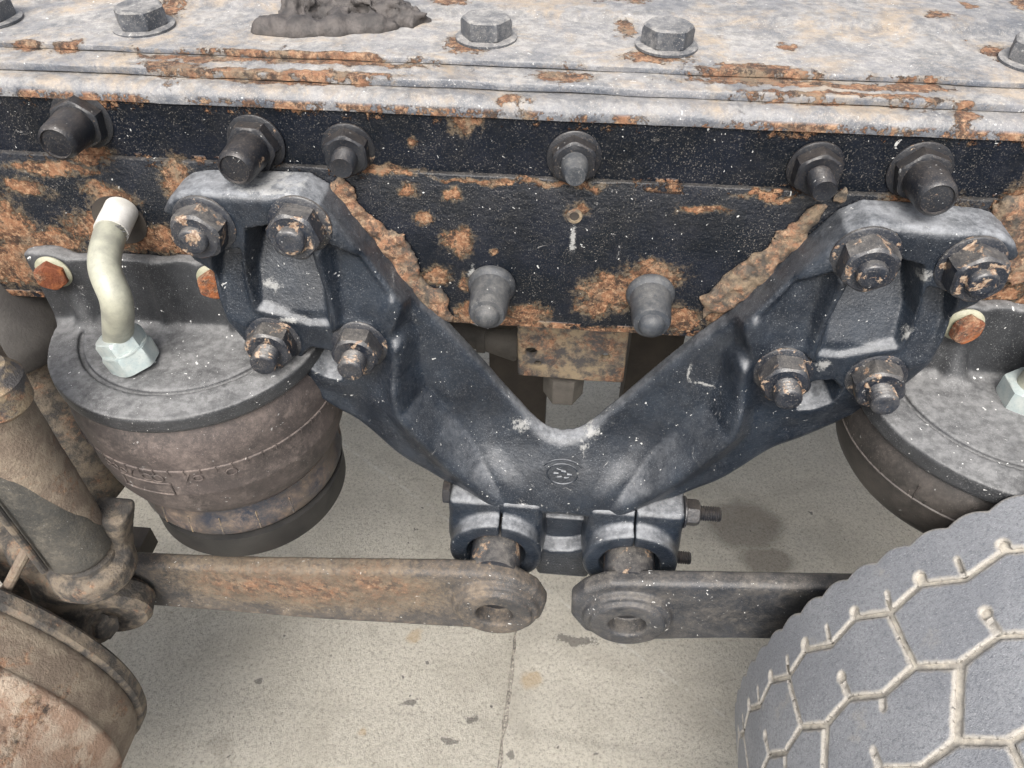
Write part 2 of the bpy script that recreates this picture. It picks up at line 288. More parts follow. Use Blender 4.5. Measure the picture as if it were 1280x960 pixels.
def box(a, b):
    x0, y0, z0 = a; x1, y1, z1 = b
    v = [(x0, y0, z0), (x1, y0, z0), (x1, y1, z0), (x0, y1, z0), (x0, y0, z1), (x1, y0, z1), (x1, y1, z1), (x0, y1, z1)]
    return np.array(v, float), [(0, 3, 2, 1), (4, 5, 6, 7), (0, 1, 5, 4), (1, 2, 6, 5), (2, 3, 7, 6), (3, 0, 4, 7)]
def tube(pts, r, n=24, caps=True):
    pts = [Vector(p) for p in pts]; rs = r if isinstance(r, (list, tuple)) else [r]*len(pts)
    v = []; f = []; T0 = (pts[1]-pts[0]).normalized(); U = T0.orthogonal().normalized()
    for i, p in enumerate(pts):
        T = (pts[min(i+1, len(pts)-1)]-pts[max(i-1, 0)]).normalized(); U = (U-T*U.dot(T)).normalized(); V = T.cross(U)
        for j in range(n):
            t = 2*PI*j/n; v.append(tuple(p+(U*math.cos(t)+V*math.sin(t))*rs[i]))
    for i in range(len(pts)-1):
        for j in range(n):
            k = (j+1) % n; f.append((i*n+j, i*n+k, (i+1)*n+k, (i+1)*n+j))
    if caps: f.append(tuple(range(n-1, -1, -1))); f.append(tuple((len(pts)-1)*n+j for j in range(n)))
    return np.array(v), f
def catmull(P, n=10):
    P = [np.array(p, float) for p in P]; Q = [2*P[0]-P[1]]+P+[2*P[-1]-P[-2]]; out = []
    for i in range(1, len(Q)-2):
        for k in range(n):
            t = k/n; a, b, c, d = Q[i-1:i+3]
            out.append(.5*((2*b)+(-a+c)*t+(2*a-5*b+4*c-d)*t*t+(-a+3*b-3*c+d)*t**3))
    out.append(P[-1]); return out
def vnoise(x, y, z, sc, seed=0, oct=3):
    """value noise in numpy"""
    rng = np.random.default_rng(seed); tab = rng.random(4096).astype(np.float32); r = 0; amp = 1.; tot = 0
    for o in range(oct):
        X, Y, Z = x*sc+17.3*o, y*sc+5.1*o, z*sc+9.7*o; xi, yi, zi = [np.floor(q).astype(np.int64) for q in (X, Y, Z)]
        fx, fy, fz = [(lambda t: t*t*(3-2*t))(q-i) for q, i in ((X, xi), (Y, yi), (Z, zi))]
        h = lambda a, b, c: tab[(a*73856093 ^ b*19349663 ^ c*83492791) & 4095]
        s = 0
        for dx in (0, 1):
            for dy in (0, 1):
                for dz in (0, 1):
                    s = s+h(xi+dx, yi+dy, zi+dz)*(fx if dx else 1-fx)*(fy if dy else 1-fy)*(fz if dz else 1-fz)
        r = r+s*amp; tot += amp; amp *= .5; sc *= 2.03
    return r/tot-.5
# ---- signed distance modelling
def sdpoly(X, Z, poly):
    P = np.array(poly, float); d = np.full(X.shape, 1e9); s = np.ones(X.shape)
    for i in range(len(P)):
        a = P[i]; b = P[i-1]; e = b-a; wx = X-a[0]; wz = Z-a[1]; t = np.clip((wx*e[0]+wz*e[1])/(e@e+1e-12), 0, 1)
        d = np.minimum(d, (wx-e[0]*t)**2+(wz-e[1]*t)**2)
        c1 = Z >= a[1]; c2 = Z < b[1]; c3 = e[0]*wz > e[1]*wx
        fl = (c1 & c2 & c3) | (~c1 & ~c2 & ~c3); s = np.where(fl, -s, s)
    return s*np.sqrt(d)
def smax(a, b, k):
    h = np.maximum(k-np.abs(a-b), 0)/k; return np.maximum(a, b)+h*h*k*.25
def smin(a, b, k): return -smax(-a, -b, k)
def sst(a, b, x):
    t = np.clip((x-a)/(b-a), 0, 1); return t*t*(3-2*t)
class Grid:
    def __init__(s, lo, hi, h):
        s.lo = np.array(lo, float); s.h = h; n = np.ceil((np.array(hi)-s.lo)/h).astype(int)+1; s.n = n
        s.x = (s.lo[0]+h*np.arange(n[0]))[:, None, None]; s.y = (s.lo[1]+h*np.arange(n[1]))[None, :, None]; s.z = (s.lo[2]+h*np.arange(n[2]))[None, None, :]
        s.X2, s.Z2 = np.meshgrid(s.x.ravel(), s.z.ravel(), indexing='ij')
    def boxd(s, c, hs, r=0):
        q = [np.abs(a-b)-(e-r) for a, b, e in zip((s.x, s.y, s.z), c, hs)]
        return np.sqrt(sum(np.maximum(k, 0)**2 for k in q))+np.minimum(np.maximum(np.maximum(q[0], q[1]), q[2]), 0)-r
    def cyl(s, c, R, half, ax='y', r=0):
        a, b, e = {'y': (s.x-c[0], s.z-c[2], s.y-c[1]), 'x': (s.y-c[1], s.z-c[2], s.x-c[0]), 'z': (s.x-c[0], s.y-c[1], s.z-c[2])}[ax]
        u = np.sqrt(a*a+b*b)-(R-r); w = np.abs(e)-(half-r)
        return np.minimum(np.maximum(u, w), 0)+np.sqrt(np.maximum(u, 0)**2+np.maximum(w, 0)**2)-r
    def capsule(s, a, b, R, R2=None):
        a = np.array(a, float); e = np.array(b, float)-a; dx, dy, dz = s.x-a[0], s.y-a[1], s.z-a[2]
        t = np.clip((dx*e[0]+dy*e[1]+dz*e[2])/(e@e), 0, 1)
        return np.sqrt((dx-e[0]*t)**2+(dy-e[1]*t)**2+(dz-e[2]*t)**2)-(R if R2 is None else R+(R2-R)*t)
    def ext(s, d2, y0, y1, r=0):
        w = np.abs(s.y-(y0+y1)/2)-((y1-y0)/2-r); u = d2[:, None, :]+r
        return np.minimum(np.maximum(u, w), 0)+np.sqrt(np.maximum(u, 0)**2+np.maximum(w, 0)**2)-r
    def nets(s, D):
        D = np.broadcast_to(D, tuple(s.n)).astype(np.float32).copy()
        for k in (0, -1): D[k] = np.maximum(D[k], 1e-4); D[:, k] = np.maximum(D[:, k], 1e-4); D[:, :, k] = np.maximum(D[:, :, k], 1e-4)
        ins = D < 0; cs = [(i, j, k) for i in (0, 1) for j in (0, 1) for k in (0, 1)]
        sl = lambda A, c: A[c[0]:A.shape[0]-1+c[0], c[1]:A.shape[1]-1+c[1], c[2]:A.shape[2]-1+c[2]]
        cnt = sum(sl(ins, c).astype(np.int8) for c in cs); act = (cnt > 0) & (cnt < 8); I = np.argwhere(act)
        idx = np.full(act.shape, -1, np.int64); idx[act] = np.arange(len(I))
        V = np.zeros((len(I), 3)); C = np.zeros(len(I)); val = {c: D[I[:, 0]+c[0], I[:, 1]+c[1], I[:, 2]+c[2]] for c in cs}
        for c in cs:
            for ax in range(3):
                if c[ax] == 0:
                    e = list(c); e[ax] = 1; e = tuple(e); a, b = val[c], val[e]; mk = (a < 0) != (b < 0); t = np.where(mk, a/np.where(mk, a-b, 1), 0)
                    p = np.tile(np.array(c, float), (len(I), 1)); p[:, ax] += t; V += p*mk[:, None]; C += mk
        V = (I+V/C[:, None])*s.h+s.lo; F = []
        for ax in range(3):
            u, v = [(1, 2), (2, 0), (0, 1)][ax]
            a = np.take(ins, range(0, ins.shape[ax]-1), ax); b = np.take(ins, range(1, ins.shape[ax]), ax); E = np.argwhere(a != b)
            E = E[(E[:, u] > 0) & (E[:, v] > 0) & (E[:, u] < ins.shape[u]-1) & (E[:, v] < ins.shape[v]-1)]
            if not len(E): continue
            def g(du, dv):
                q = E.copy(); q[:, u] -= du; q[:, v] -= dv; return idx[q[:, 0], q[:, 1], q[:, 2]]
            Q = np.stack([g(1, 1), g(0, 1), g(0, 0), g(1, 0)], 1); fl = ~a[E[:, 0], E[:, 1], E[:, 2]]; Q[fl] = Q[fl][:, ::-1]; F.append(Q)
        F = np.concatenate(F); return V, F[(F >= 0).all(1)]
def strip(profile, x0, x1, nx, jit=0, seed=1, closed=False, sc=30):
    """profile (y, z) run along x, its points jittered a little by noise so edges are not ruler straight"""
    xs = np.linspace(x0, x1, nx); v = []; P = np.array(profile, float); n = len(P)
    for i, x in enumerate(xs):
        for j, (y, z) in enumerate(P):
            a = jit*float(vnoise(np.array([x]), np.array([y*3.]), np.array([z*3.]), sc, seed)[0])*2 if jit else 0; b = jit*.6*float(vnoise(np.array([x]), np.array([y*3.+9]), np.array([z*3.]), sc, seed+5)[0])*2 if jit else 0
            v.append((x, y+a, z+b))
    f = []
    for i in range(nx-1):
        for j in range(n if closed else n-1):
            k = (j+1) % n; f.append((i*n+j, (i+1)*n+j, (i+1)*n+k, i*n+k))
    f.append(tuple(range(n))); f.append(tuple(reversed([(nx-1)*n+j for j in range(n)])))
    return np.array(v), f
# ---- fasteners with shared meshes (local +Z is the bolt axis)
def hexrad(af):
    return lambda t, r: min(r, af/2/math.cos((t+PI/6) % (PI/3)-PI/6))
def nut_mesh(name, af, h, mat, cap=None, flange=None):
    hr = hexrad(af); rc = af/2/math.cos(PI/6); pr = [(rc*.93, 0), (rc, h*.08), (rc*1.01, h*.72), (rc*.93, h*.9), (af/2*.93, h)]
    if cap: pr += [(cap*1.0, h), (cap*.96, h*1.02)]
    v, f = lathe(pr, 60, lambda t, i, r: hr(t, r)); return mesh(name, v, f, mat, sharp=28)
def stud_mesh(name, r, l, mat, pitch=.0032, thread=True):
    pr = [(r, 0)]; z = .001
    if thread:
        while z < l-.003: pr += [(r, z), (r*.87, z+pitch*.5)]; z += pitch
    pr += [(r*.98, l-.0025), (r*.84, l), (r*.45, l-.0008), (0.0001, l-.0012)]
    v, f = lathe(pr, 28); return mesh(name, v, f, mat, sharp=60)
def washer_mesh(name, r, h, mat, ri=.5):
    v, f = lathe([(r, 0), (r, h*.7), (r*.95, h), (r*ri, h*1.02)], 40); return mesh(name, v, f, mat, sharp=40)
def tilt(seed, a=.05):
    q = random.Random(seed); return (q.uniform(-a, a), q.uniform(-a, a), q.uniform(0, PI/3))
def fastener(parent, wpos, axis, nutm, nutname='nut', washer=None, stud=None, zoff=0., seed=0, tl=.03, label=None):
    """nut (or bolt head) as a part, washer and stud as its pieces"""
    q = random.Random(seed); e = Vector(axis)+Vector((q.uniform(-tl, tl), q.uniform(-tl, tl), q.uniform(-tl, tl)))
    R = (e.to_track_quat('Z', 'Y').to_matrix() @ Matrix.Rotation(q.uniform(0, PI/3), 3, 'Z')).to_euler()
    n = obj(nutname, nutm, parent, loc=Vector(wpos)-W[parent]+Vector(axis)*zoff, rot=R, label=label); W[n] = Vector(wpos)+Vector(axis)*zoff
    if washer: obj('washer', washer, n, loc=(0, 0, -zoff))
    if stud:
        s, z = stud; obj('stud', s, n, loc=(0, 0, z))
    return n
# ------------------------------------------------------------------ ground
def slab(name, pts):
    n = len(pts); v = [(x, y, GZ) for x, y in pts]+[(x, y, GZ-.15) for x, y in pts]
    f = [tuple(range(n)), tuple(range(2*n-1, n-1, -1))]+[(i, i+n, (i+1) % n+n, (i+1) % n) for i in range(n)]
    return obj(name, mesh(name, v, f, M['concrete'], smooth=False), kind='structure')
ja = at(686, 470, z=GZ)[:2]; jb = at(623, 960, z=GZ)[:2]; jd = (ja-jb)/np.linalg.norm(ja-jb); jn = np.array([jd[1], -jd[0]])
def jside(sgn, nn=220):
    ts = np.linspace(-3, 3, nn*3); base = jb+(ja-jb)*.5; L = []
    for t in ts:
        wv = .0026+.007*max(0, float(vnoise(np.array([t]), np.array([sgn*3.]), np.array([0.]), 25, 3)[0])*2+.15); L.append(tuple(base+jd*t+jn*sgn*wv))
    return L, base
R_, base = jside(1); L_, _ = jside(-1)
far = lambda s: [tuple(base+jd*3+jn*s*80), tuple(base-jd*3+jn*s*80)]
slab('ground', R_+far(1))
slab('ground', L_+far(-1))
for s_ in (1, -1):
    a = base+jd*3*s_; b = base+jd*80*s_; q = [tuple(a+jn*80), tuple(a-jn*80), tuple(b-jn*80), tuple(b+jn*80)]
    if s_ < 0: q = q[::-1]
    slab('ground', q)
v, f = box((-.02, -3, -.12), (.02, 3, -.006)); ang = math.atan2(-jd[0], jd[1]); ca, sa = math.cos(ang), math.sin(ang)
v = np.array([(x*ca-y*sa+base[0], x*sa+y*ca+base[1], z+GZ) for x, y, z in v])
obj('ground_joint', mesh('ground_joint', v, f, M['joint'], smooth=False), kind='structure')
# grit and crumbs along the joint and on the slab
rng = random.Random(4); v = []; f = []
def crumb(x, y, z, r):
    b = len(v); h = [(1, 0, 0), (-.6, .8, 0), (-.6, -.8, 0), (0, 0, 1)]; a = rng.uniform(0, 6.3)
    for p in h:
        k = r*rng.uniform(.6, 1.3); v.append((x+(p[0]*math.cos(a)-p[1]*math.sin(a))*k, y+(p[0]*math.sin(a)+p[1]*math.cos(a))*k, z+p[2]*k*.8))
    f.extend([(b, b+1, b+3), (b+1, b+2, b+3), (b+2, b, b+3), (b, b+2, b+1)])
for i in range(1500):
    t = rng.uniform(-1.1, 1.1); p = base+jd*t+jn*rng.gauss(0, .006); crumb(p[0], p[1], GZ-.001, rng.uniform(.0008, .0026))
for i in range(900): crumb(rng.uniform(-1.1, 1.1), rng.uniform(-.6, 1.3), GZ-.0005, abs(rng.gauss(0, .0012))+.0006)
obj('grit', mesh('grit', np.array(v), f, M['joint'], smooth=False), kind='stuff', label='fine pale grit scattered along the joint of the concrete slab', cat='grit')
# ------------------------------------------------------------------ frame rail
rail = empty('frame_rail', (0, .05, .817), 'black rusty truck frame rail crossing the whole upper half, row of nuts on its web', 'frame rail')
pr = [(.2, .822), (.006, .822), (.006, 1.068)]+[(.016-.010*math.cos(a), 1.072+.010*math.sin(a)) for a in np.linspace(0, PI/2, 7)]+[(.2, 1.082)]
v, f = strip(pr, -1.5, 1.5, 240, .0012, 3); 
part('rail_web', v, f, M['web'], rail, label='black channel web with rounded dusty top corner', sharp=50)
pr = [(.0058, .817), (.001, .817), (0, .8175), (0, 1.0095), (.0012, 1.011), (.0058, 1.0112)]
v, f = strip(pr, -1.5, 1.5, 300, .0010, 8); part('flitch_plate', v, f, M['web'], rail, sharp=50, label='reinforcing plate blistered with orange rust')
# rounded dusty top edge lies over the web corner
pr = [(.0028, 1.0715)]+[(.0160-.0135*math.cos(a), 1.0740+.0140*math.sin(a)) for a in np.linspace(.10, PI/2, 9)]+[(.040, 1.0882), (.040, 1.0842), (.018, 1.0838), (.0065, 1.0735)]
v, f = strip(pr, -1.5, 1.5, 300, .0013, 11, closed=True); part('flange_edge', v, f, M['top'], rail, sharp=50)
pr = [(.0262, 1.0888), (.0250, 1.0895), (.0250, 1.0955), (.0265, 1.0972), (.080, 1.0972), (.080, 1.0888)]
v, f = strip(pr, -1.5, 1.5, 300, .0022, 21, closed=True, sc=18); part('cover_strip', v, f, M['top'], rail, sharp=50)
pr = [(.0600, 1.0978), (.0588, 1.0985), (.0588, 1.1030), (.0605, 1.1045), (.180, 1.1045), (.186, 1.1085), (.196, 1.1100), (1.15, 1.1100), (1.15, 1.0978)]
v, f = strip(pr, -1.5, 1.5, 300, .0024, 31, closed=True, sc=16); part('top_plate', v, f, M['top'], rail, sharp=50)  # far part, out of view, extended to shade the ground behind
v, f = box((-1.5, 1.10, .82), (1.5, 1.14, 1.095)); part('unseen_far_web', v, f, M['dark'], rail)  # unseen second rail, added with the deck to darken the ground behind
# small drain hole with rust lip under the middle stud
p = at(718, 270, y=0); v, f = lathe([(.0085, 0), (.008, .0016), (.0055, .0018), (.0048, .0002)], 24); v = orient(v, (0, -1, 0), (p[0], 0, p[2])); part('drain_hole_lip', v, f[:-2], M['rust'], rail)
v, f = lathe([(.005, 0), (.005, .0005)], 20); part('drain_hole', orient(v, (0, -1, 0), (p[0], 0, p[2])), f, M['dark'], rail)
# top bolts
hb = nut_mesh('bolt', .046, .019, M['topbolt']); wm = washer_mesh('washer', .032, .0035, M['topbolt'], .3)
for i, (px, py) in enumerate([(-12, 24), (180, 32), (608, 46), (833, 56), (1292, 76)]):
    p = at(px, py, z=1.106); fastener(rail, (p[0], min(p[1], .15), 1.1045), (0, 0, 1), hb, 'bolt', wm, None, .0034, seed=i+3, tl=.02)
# web nuts and caps
w1 = washer_mesh('washer', .030, .003, M['nut2'], .4); w2 = washer_mesh('washer', .027, .003, M['nut2'], .4)
n1 = nut_mesh('nut', .042, .016, M['nut2']); nbig = nut_mesh('nut', .046, .015, M['nut2'])
capv, capf = lathe([(.0195, 0), (.020, .006), (.0185, .034), (.0175, .038), (.0145, .0405), (.0135, .0385), (.006, .0392), (.0001, .0395)], 36); capm = mesh('cap_stud', capv, capf, M['nut2'], sharp=40)
tapv, tapf = lathe([(.0225, 0), (.0235, .003), (.0225, .006), (.0195, .009), (.0180, .040), (.0165, .044), (.0125, .045), (.0120, .047), (.010, .051), (.0045, .0535), (.0001, .0538)], 36); tapm = mesh('tapered_cap', tapv, tapf, M['cap'], sharp=40)
st1 = stud_mesh('stud', .0125, .021, M['nut2'], .0045); st2 = stud_mesh('stud', .0125, .026, M['nut2'], .0045)
conev, conef = lathe([(.0135, 0), (.013, .012), (.0125, .014), (.0105, .024), (.0095, .026), (.0001, .0265)], 28); conem = mesh('stud', conev, conef, M['cap'], sharp=50)
webn = [(-.497, 1.050, 'cap'), (-.321, 1.033, 'cap'), (-.226, 1.032, 'st'), (.001, 1.034, 'cone'), (.234, 1.035, 'st2'), (.332, 1.036, 'cap')]
for i, (x, z, k) in enumerate(webn):
    sm = {'cap': capm, 'st': st1, 'cone': conem, 'st2': st2}[k]; big = k == 'cap'
    fastener(rail, (x, .006, z), (0, -1, 0), nbig if big else n1, 'nut', w1 if big else w2, (sm, .0148), .003, seed=20+i, tl=.06)
for i, (px, py) in enumerate([(615, 357), (813, 368)]):
    p = at(px, py, y=-.004); o = fastener(rail, (p[0], -.0005, p[2]), (0, -1, 0), tapm, 'tapered_cap', None, None, 0, seed=40+i, tl=.04); o.scale = (1.16, 1.16, 1.22)
# ------------------------------------------------------------------ V shaped suspension bracket
XC = .0085
vb = empty('suspension_bracket', (XC, -.03, .817), 'large black V shaped cast bracket bolted to the rail in the centre', 'bracket')
def lp(px, py, y=-.05):
    p = at(px, py, y=y); return (p[0]-XC, p[2])
out = [lp(*q, y=-.002) for q in [(225, 236), (231, 222), (243, 214), (262, 211), (330, 212), (387, 214), (413, 229), (433, 252), (457, 281), (500, 336), (527, 369)]]
out += [lp(*q, y=yy_) for *q, yy_ in [(560, 403, -.005), (592, 441, -.010), (632, 492, -.020), (660, 524, -.028), (676, 538, -.032), (688, 543.5, -.033), (702, 546, -.033)]]
out += [(.15, out[-1][1]), (.15, lp(705, 648, -.085)[1]), lp(641, 649, -.085)]
out += [lp(a, b, y=c_) for a, b, c_ in [(621, 646, -.078), (590, 623, -.072), (554, 603, -.066), (506, 570, -.060), (463, 541, -.052), (418, 513, -.046), (383, 490, -.044), (350, 468, -.044), (316, 440, -.05), (298, 420, -.05), (282, 402, -.05), (272, 374, -.05), (264, 340, -.05)]]
out += [lp(*q, y=-.05) for q in [(240, 325), (222, 300), (217, 275)]]
G = Grid((XC-.425, -.105, .455), (XC+.425, .006, 1.025), .0027)
X2 = -np.abs(G.X2-XC); Z2 = G.Z2
dO = sdpoly(X2, Z2, out)
reg = lambda pts, y=-.05: sdpoly(X2, Z2, [lp(*q, y=y) for q in pts])
H = .030+.048*sst(-.20, -.06, X2)*sst(.70, .56, Z2)
off = sst(-.015, -.10, X2)
arm = reg([(515, 352), (560, 410), (640, 505), (690, 560), (660, 615), (600, 580), (545, 500), (500, 430)], -.06); H = H-.007*sst(.004, -.030, arm)*off
rib = reg([(330, 452), (372, 452), (398, 474), (432, 484), (474, 474), (487, 446), (491, 480), (502, 514), (540, 554), (585, 596), (629, 630), (645, 670), (560, 680), (440, 580), (380, 510), (310, 460)], -.07)
bandH = .046+.034*sst(-.27, -.19, X2); bandH = bandH-.012*sst(-.002, -.030, rib)*sst(-.27, -.18, X2)
wr = .009+.019*sst(-.04, -.14, X2); H = H+(bandH-H)*np.clip(sst(1, -.15, rib/wr), 0, 1)*sst(-.005, -.05, X2)
pad = reg([(150, 150), (400, 150), (470, 265), (514, 345), (508, 376), (490, 425), (486, 450), (470, 474), (432, 484), (398, 474), (372, 452), (200, 440), (150, 300)])
pw = .008+.020*sst(.87, .80, Z2); H = H+(.054-H)*np.clip(sst(1, -.4, pad/pw), 0, 1)
lug = reg([(322, 405), (350, 394), (372, 415), (420, 418), (445, 398), (475, 405), (482, 440), (468, 466), (440, 472), (420, 462), (405, 436), (375, 436), (352, 458), (325, 452), (308, 428)]); H = H+(.054-H)*sst(.005, -.004, lug)
face = reg([(402, 300), (452, 322), (492, 372), (470, 410), (440, 408), (424, 395), (412, 350)]); fs = np.clip((.955-Z2)/.13, 0, 1); H = H+(.034+.020*fs-H)*sst(.003, -.012, face)
wing = reg([(268, 315), (300, 310), (306, 350), (318, 386), (350, 402), (316, 412), (288, 396), (270, 350)]); H = H+(.026+.032*np.clip((.945-Z2)/.11, 0, 1)-H)*sst(.003, -.005, wing)
pk = reg([(311, 286), (345, 280), (385, 300), (394, 326), (407, 362), (415, 404), (388, 404), (352, 392), (322, 384), (308, 345)])
t = np.clip((.960-Z2)/.100, 0, 1); H = H+((.001+.046*t)-H)*sst(.003, -.007, pk)
ridge = reg([(388, 300), (398, 330), (410, 366), (418, 410), (427, 408), (420, 360), (405, 318), (398, 298)]); H = H+.007*sst(.004, -.004, ridge)
slot = reg([(382, 442), (392, 434), (412, 438), (424, 452), (426, 470), (408, 466), (390, 456)]); H = H+(.008-H)*sst(.004, -.007, slot)
cx_, cz_ = None, None
bn = [(-.3785, .971, .040), (-.2785, .976, .042), (-.3385, .820, .044), (-.238, .820, .044)]
for (x, z, l) in bn:
    d = np.hypot(X2-x, Z2-z)-.031; H = H+(.052-H)*sst(.004, -.004, d)
H = H+.0010*vnoise(G.X2, 0*Z2, Z2, 32, 5, 3)
fr = (-G.y)-H[:, None, :]
D = smax(smax(np.broadcast_to(dO[:, None, :], tuple(G.n)), fr, .013), G.y+.001+(np.clip(H-.021, 0, .030)*sst(.80, .68, Z2))[:, None, :]+0*fr, .003)
# arms stand free of the rail below its edge: hollow the back a little
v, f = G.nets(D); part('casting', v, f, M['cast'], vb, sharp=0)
# bracket nuts
nb = nut_mesh('nut', .049, .024, M['nut']); wb = washer_mesh('washer', .0325, .004, M['nut'], .4)
for sgn in (-1, 1):
    for i, (x, z, l) in enumerate(bn):
        sdm = stud_mesh('stud', .0145, l-.024+(.004 if i > 1 else -.006), M['nut'], .0048, thread=i > 1)
        fastener(vb, (XC-sgn*x, -.051, z), (0, -1, 0), nb, 'nut', wb, (sdm, .022), .0038, seed=60+i+(10 if sgn > 0 else 0), tl=.05)
# maker's ring cast on the hub
c = at(703, 592, y=-.079)
def ring(R, r, c, a0=0, a1=2*PI, n=40, sx=1):
    pts = [(c[0]+R*math.cos(a)*sx, c[1], c[2]+R*math.sin(a)) for a in np.linspace(a0, a1, n)]; return tube(pts, r, 8)
yb = -.0800
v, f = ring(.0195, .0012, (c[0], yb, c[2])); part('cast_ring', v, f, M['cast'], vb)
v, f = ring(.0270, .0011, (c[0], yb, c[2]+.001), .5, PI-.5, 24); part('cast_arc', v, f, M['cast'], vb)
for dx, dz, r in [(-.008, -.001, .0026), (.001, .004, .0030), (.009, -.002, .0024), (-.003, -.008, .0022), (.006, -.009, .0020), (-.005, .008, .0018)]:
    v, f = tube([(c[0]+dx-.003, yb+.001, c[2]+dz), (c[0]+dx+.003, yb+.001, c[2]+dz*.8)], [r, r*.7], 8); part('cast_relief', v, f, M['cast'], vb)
# centre block under the hub
G = Grid((-.085, -.100, .405), (.105, .0, .515), .0025)
blk = [tuple(at(*q, y=-.065)[[0, 2]]) for q in [(655, 630), (750, 630), (748, 690), (735, 715), (715, 727), (695, 727), (674, 716), (662, 690)]]
rec = [tuple(at(*q, y=-.07)[[0, 2]]) for q in [(668, 655), (733, 658), (731, 682), (715, 686), (690, 686), (670, 680)]]
d = G.ext(sdpoly(G.X2, G.Z2, blk), -.074, -.005, .006); d = smax(d, -G.ext(sdpoly(G.X2, G.Z2, rec), -.12, -.050, .002), .006)
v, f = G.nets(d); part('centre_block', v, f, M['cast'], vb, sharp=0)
EY = -.150
eyeL = at(613, 752, y=EY); eyeR = at(778, 765, y=EY)
PZ = .4925
pinx = (float(at(620, 690, y=-.10)[0]), float(at(787, 702, y=-.10)[0]))
# pin clamps
for k, (x, xo) in enumerate(zip(pinx, (at(564, 640, y=-.06)[0], at(853, 650, y=-.06)[0]))):
    lo, hi = min(xo, x-.062), max(xo, x+.062)
    G = Grid((lo-.012, -.112, .415), (hi+.012, .0, .600), .0025)
    d = smin(G.cyl((x, -.058, PZ), .0645, .046, 'y', .006), G.boxd(((lo+hi)/2, -.045, .530), ((hi-lo)/2, .036, .046), .010), .012)
    d = smin(d, G.boxd(((lo+hi)/2, -.040, .478), ((hi-lo)/2, .030, .044), .008), .010)
    d = smax(d, -G.cyl((x, -.09, PZ), .0405, .05, 'y'), .006); d = np.maximum(d, -(G.boxd((x+(.006 if k == 0 else .0), -.06, .585), (.0012, .06, .06))))
    d = d+.0012*vnoise(G.x, G.y, G.z, 40, 7+k, 2)
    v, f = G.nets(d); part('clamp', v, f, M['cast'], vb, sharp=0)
    v, f = lathe([(.0345, 0), (.0345, .105)], 40); v = orient(v, (0, -1, 0), (x, -.028, PZ-.006)); part('pin', v, f, M['nut'], vb)
# clamp bolts running sideways
xr = at(853, 640, y=-.06)[0]; xl = at(564, 610, y=-.06)[0]
n3 = nut_mesh('nut', .032, .018, M['nut2']); w3 = washer_mesh('washer', .0215, .003, M['nut2'], .4); s3 = stud_mesh('stud', .0105, .030, M['nut2']); s4 = stud_mesh('stud', .0095, .030, M['nut2'])
p = at(858, 640, y=-.06); fastener(vb, (xr+.001, -.06, p[2]), (1, 0, 0), n3, 'nut', w3, (s3, .0165), .0028, seed=81, tl=.02)
p = at(853, 697, y=-.06); fastener(vb, (xr-.002, -.06, p[2]), (1, 0, 0), s4, 'bolt', None, None, 0, seed=82, tl=.02)
p = at(563, 613, y=-.06); fastener(vb, (xl-.0, -.06, p[2]), (-1, 0, 0), nut_mesh('bolt', .034, .010, M['nut2']), 'bolt', None, None, 0, seed=83, tl=.02)
# ------------------------------------------------------------------ rust crust where bracket meets rail
def crust(pts, rads, name, label, parent, seed, h=.0022, depth=.016):
    P = [at(*q, y=-.004) for q in pts]; P = np.array(P); lo = P.min(0)-.035; hi = P.max(0)+.035; lo[1] = -.026; hi[1] = .004
    G = Grid(lo, hi, h); d = None
    for i in range(len(P)-1):
        a_, b_ = P[i]*np.array([1, 2.2, 1]), P[i+1]*np.array([1, 2.2, 1]); y_ = G.y; G.y = y_*2.2; q = G.capsule(a_, b_, rads[i], rads[i+1]); G.y = y_; d = q if d is None else np.minimum(d, q)
    n = vnoise(G.x, G.y, G.z, 120, seed, 4); n2 = vnoise(G.x, G.y, G.z, 34, seed+3, 2)
    d = d+n*.016+n2*.034; d = smax(d, -(G.y+depth*.7)+n*.010, .003)
    v, f = G.nets(d); return part(name, v, f, M['crust'], parent, sharp=0, label=label)
crust([(425, 236), (455, 270), (488, 312), (520, 352), (548, 385), (562, 398)], [.006, .010, .014, .016, .014, .006], 'rust_crust', 'flaking crust of rust along the left arm edge', vb, 3)
crust([(1050, 248), (1020, 268), (985, 300), (945, 340), (905, 375), (880, 396)], [.008, .011, .015, .018, .016, .008], 'rust_crust', 'flaking crust of rust along the right arm edge', vb, 9)
crust([(1268, 255), (1276, 300), (1268, 345)], [.012, .016, .012], 'rust_crust', 'rust crust beside the right pad', vb, 14)
# ------------------------------------------------------------------ torque rods
def rod(name, label, px_out, eye, disc, mat, sgn, xend):
    r = empty(name, (eye[0], EY, PZ), label, 'torque rod', 'torque rods below the V bracket')
    P = [tuple(at(*q, y=EY)[[0, 2]]) for q in px_out]; P = np.array(P)
    lo = (P[:, 0].min()-.02, EY-.032, P[:, 1].min()-.02); hi = (P[:, 0].max()+.02, EY+.05, P[:, 1].max()+.02); G = Grid(lo, hi, .0028)
    d = G.ext(sdpoly(G.X2, G.Z2, P), EY, EY+.027, .009)
    dc = at(*disc, y=EY-.012); R = .060
    d = smin(d, G.cyl((dc[0], EY-.002, dc[2]), R, .008, 'y', .004), .006); d = smin(d, G.cyl((dc[0], EY-.008, dc[2]), R*.86, .009, 'y', .004), .003)
    d = smax(d, -G.cyl((dc[0], EY-.02, dc[2]), .0255, .030, 'y'), .004)
    d = d+.0012*vnoise(G.x, G.y, G.z, 35, 3, 3)
    v, f = G.nets(d); part('forged_bar', v, f, mat, r, sharp=0)
    v, f = lathe([(.0265, 0), (.0265, .003), (.012, .006), (.0001, .005)], 32); part('pin_centre', orient(v, (0, -1, 0), (dc[0], EY+.012, dc[2])), f, M['nut2'], r)
    return r
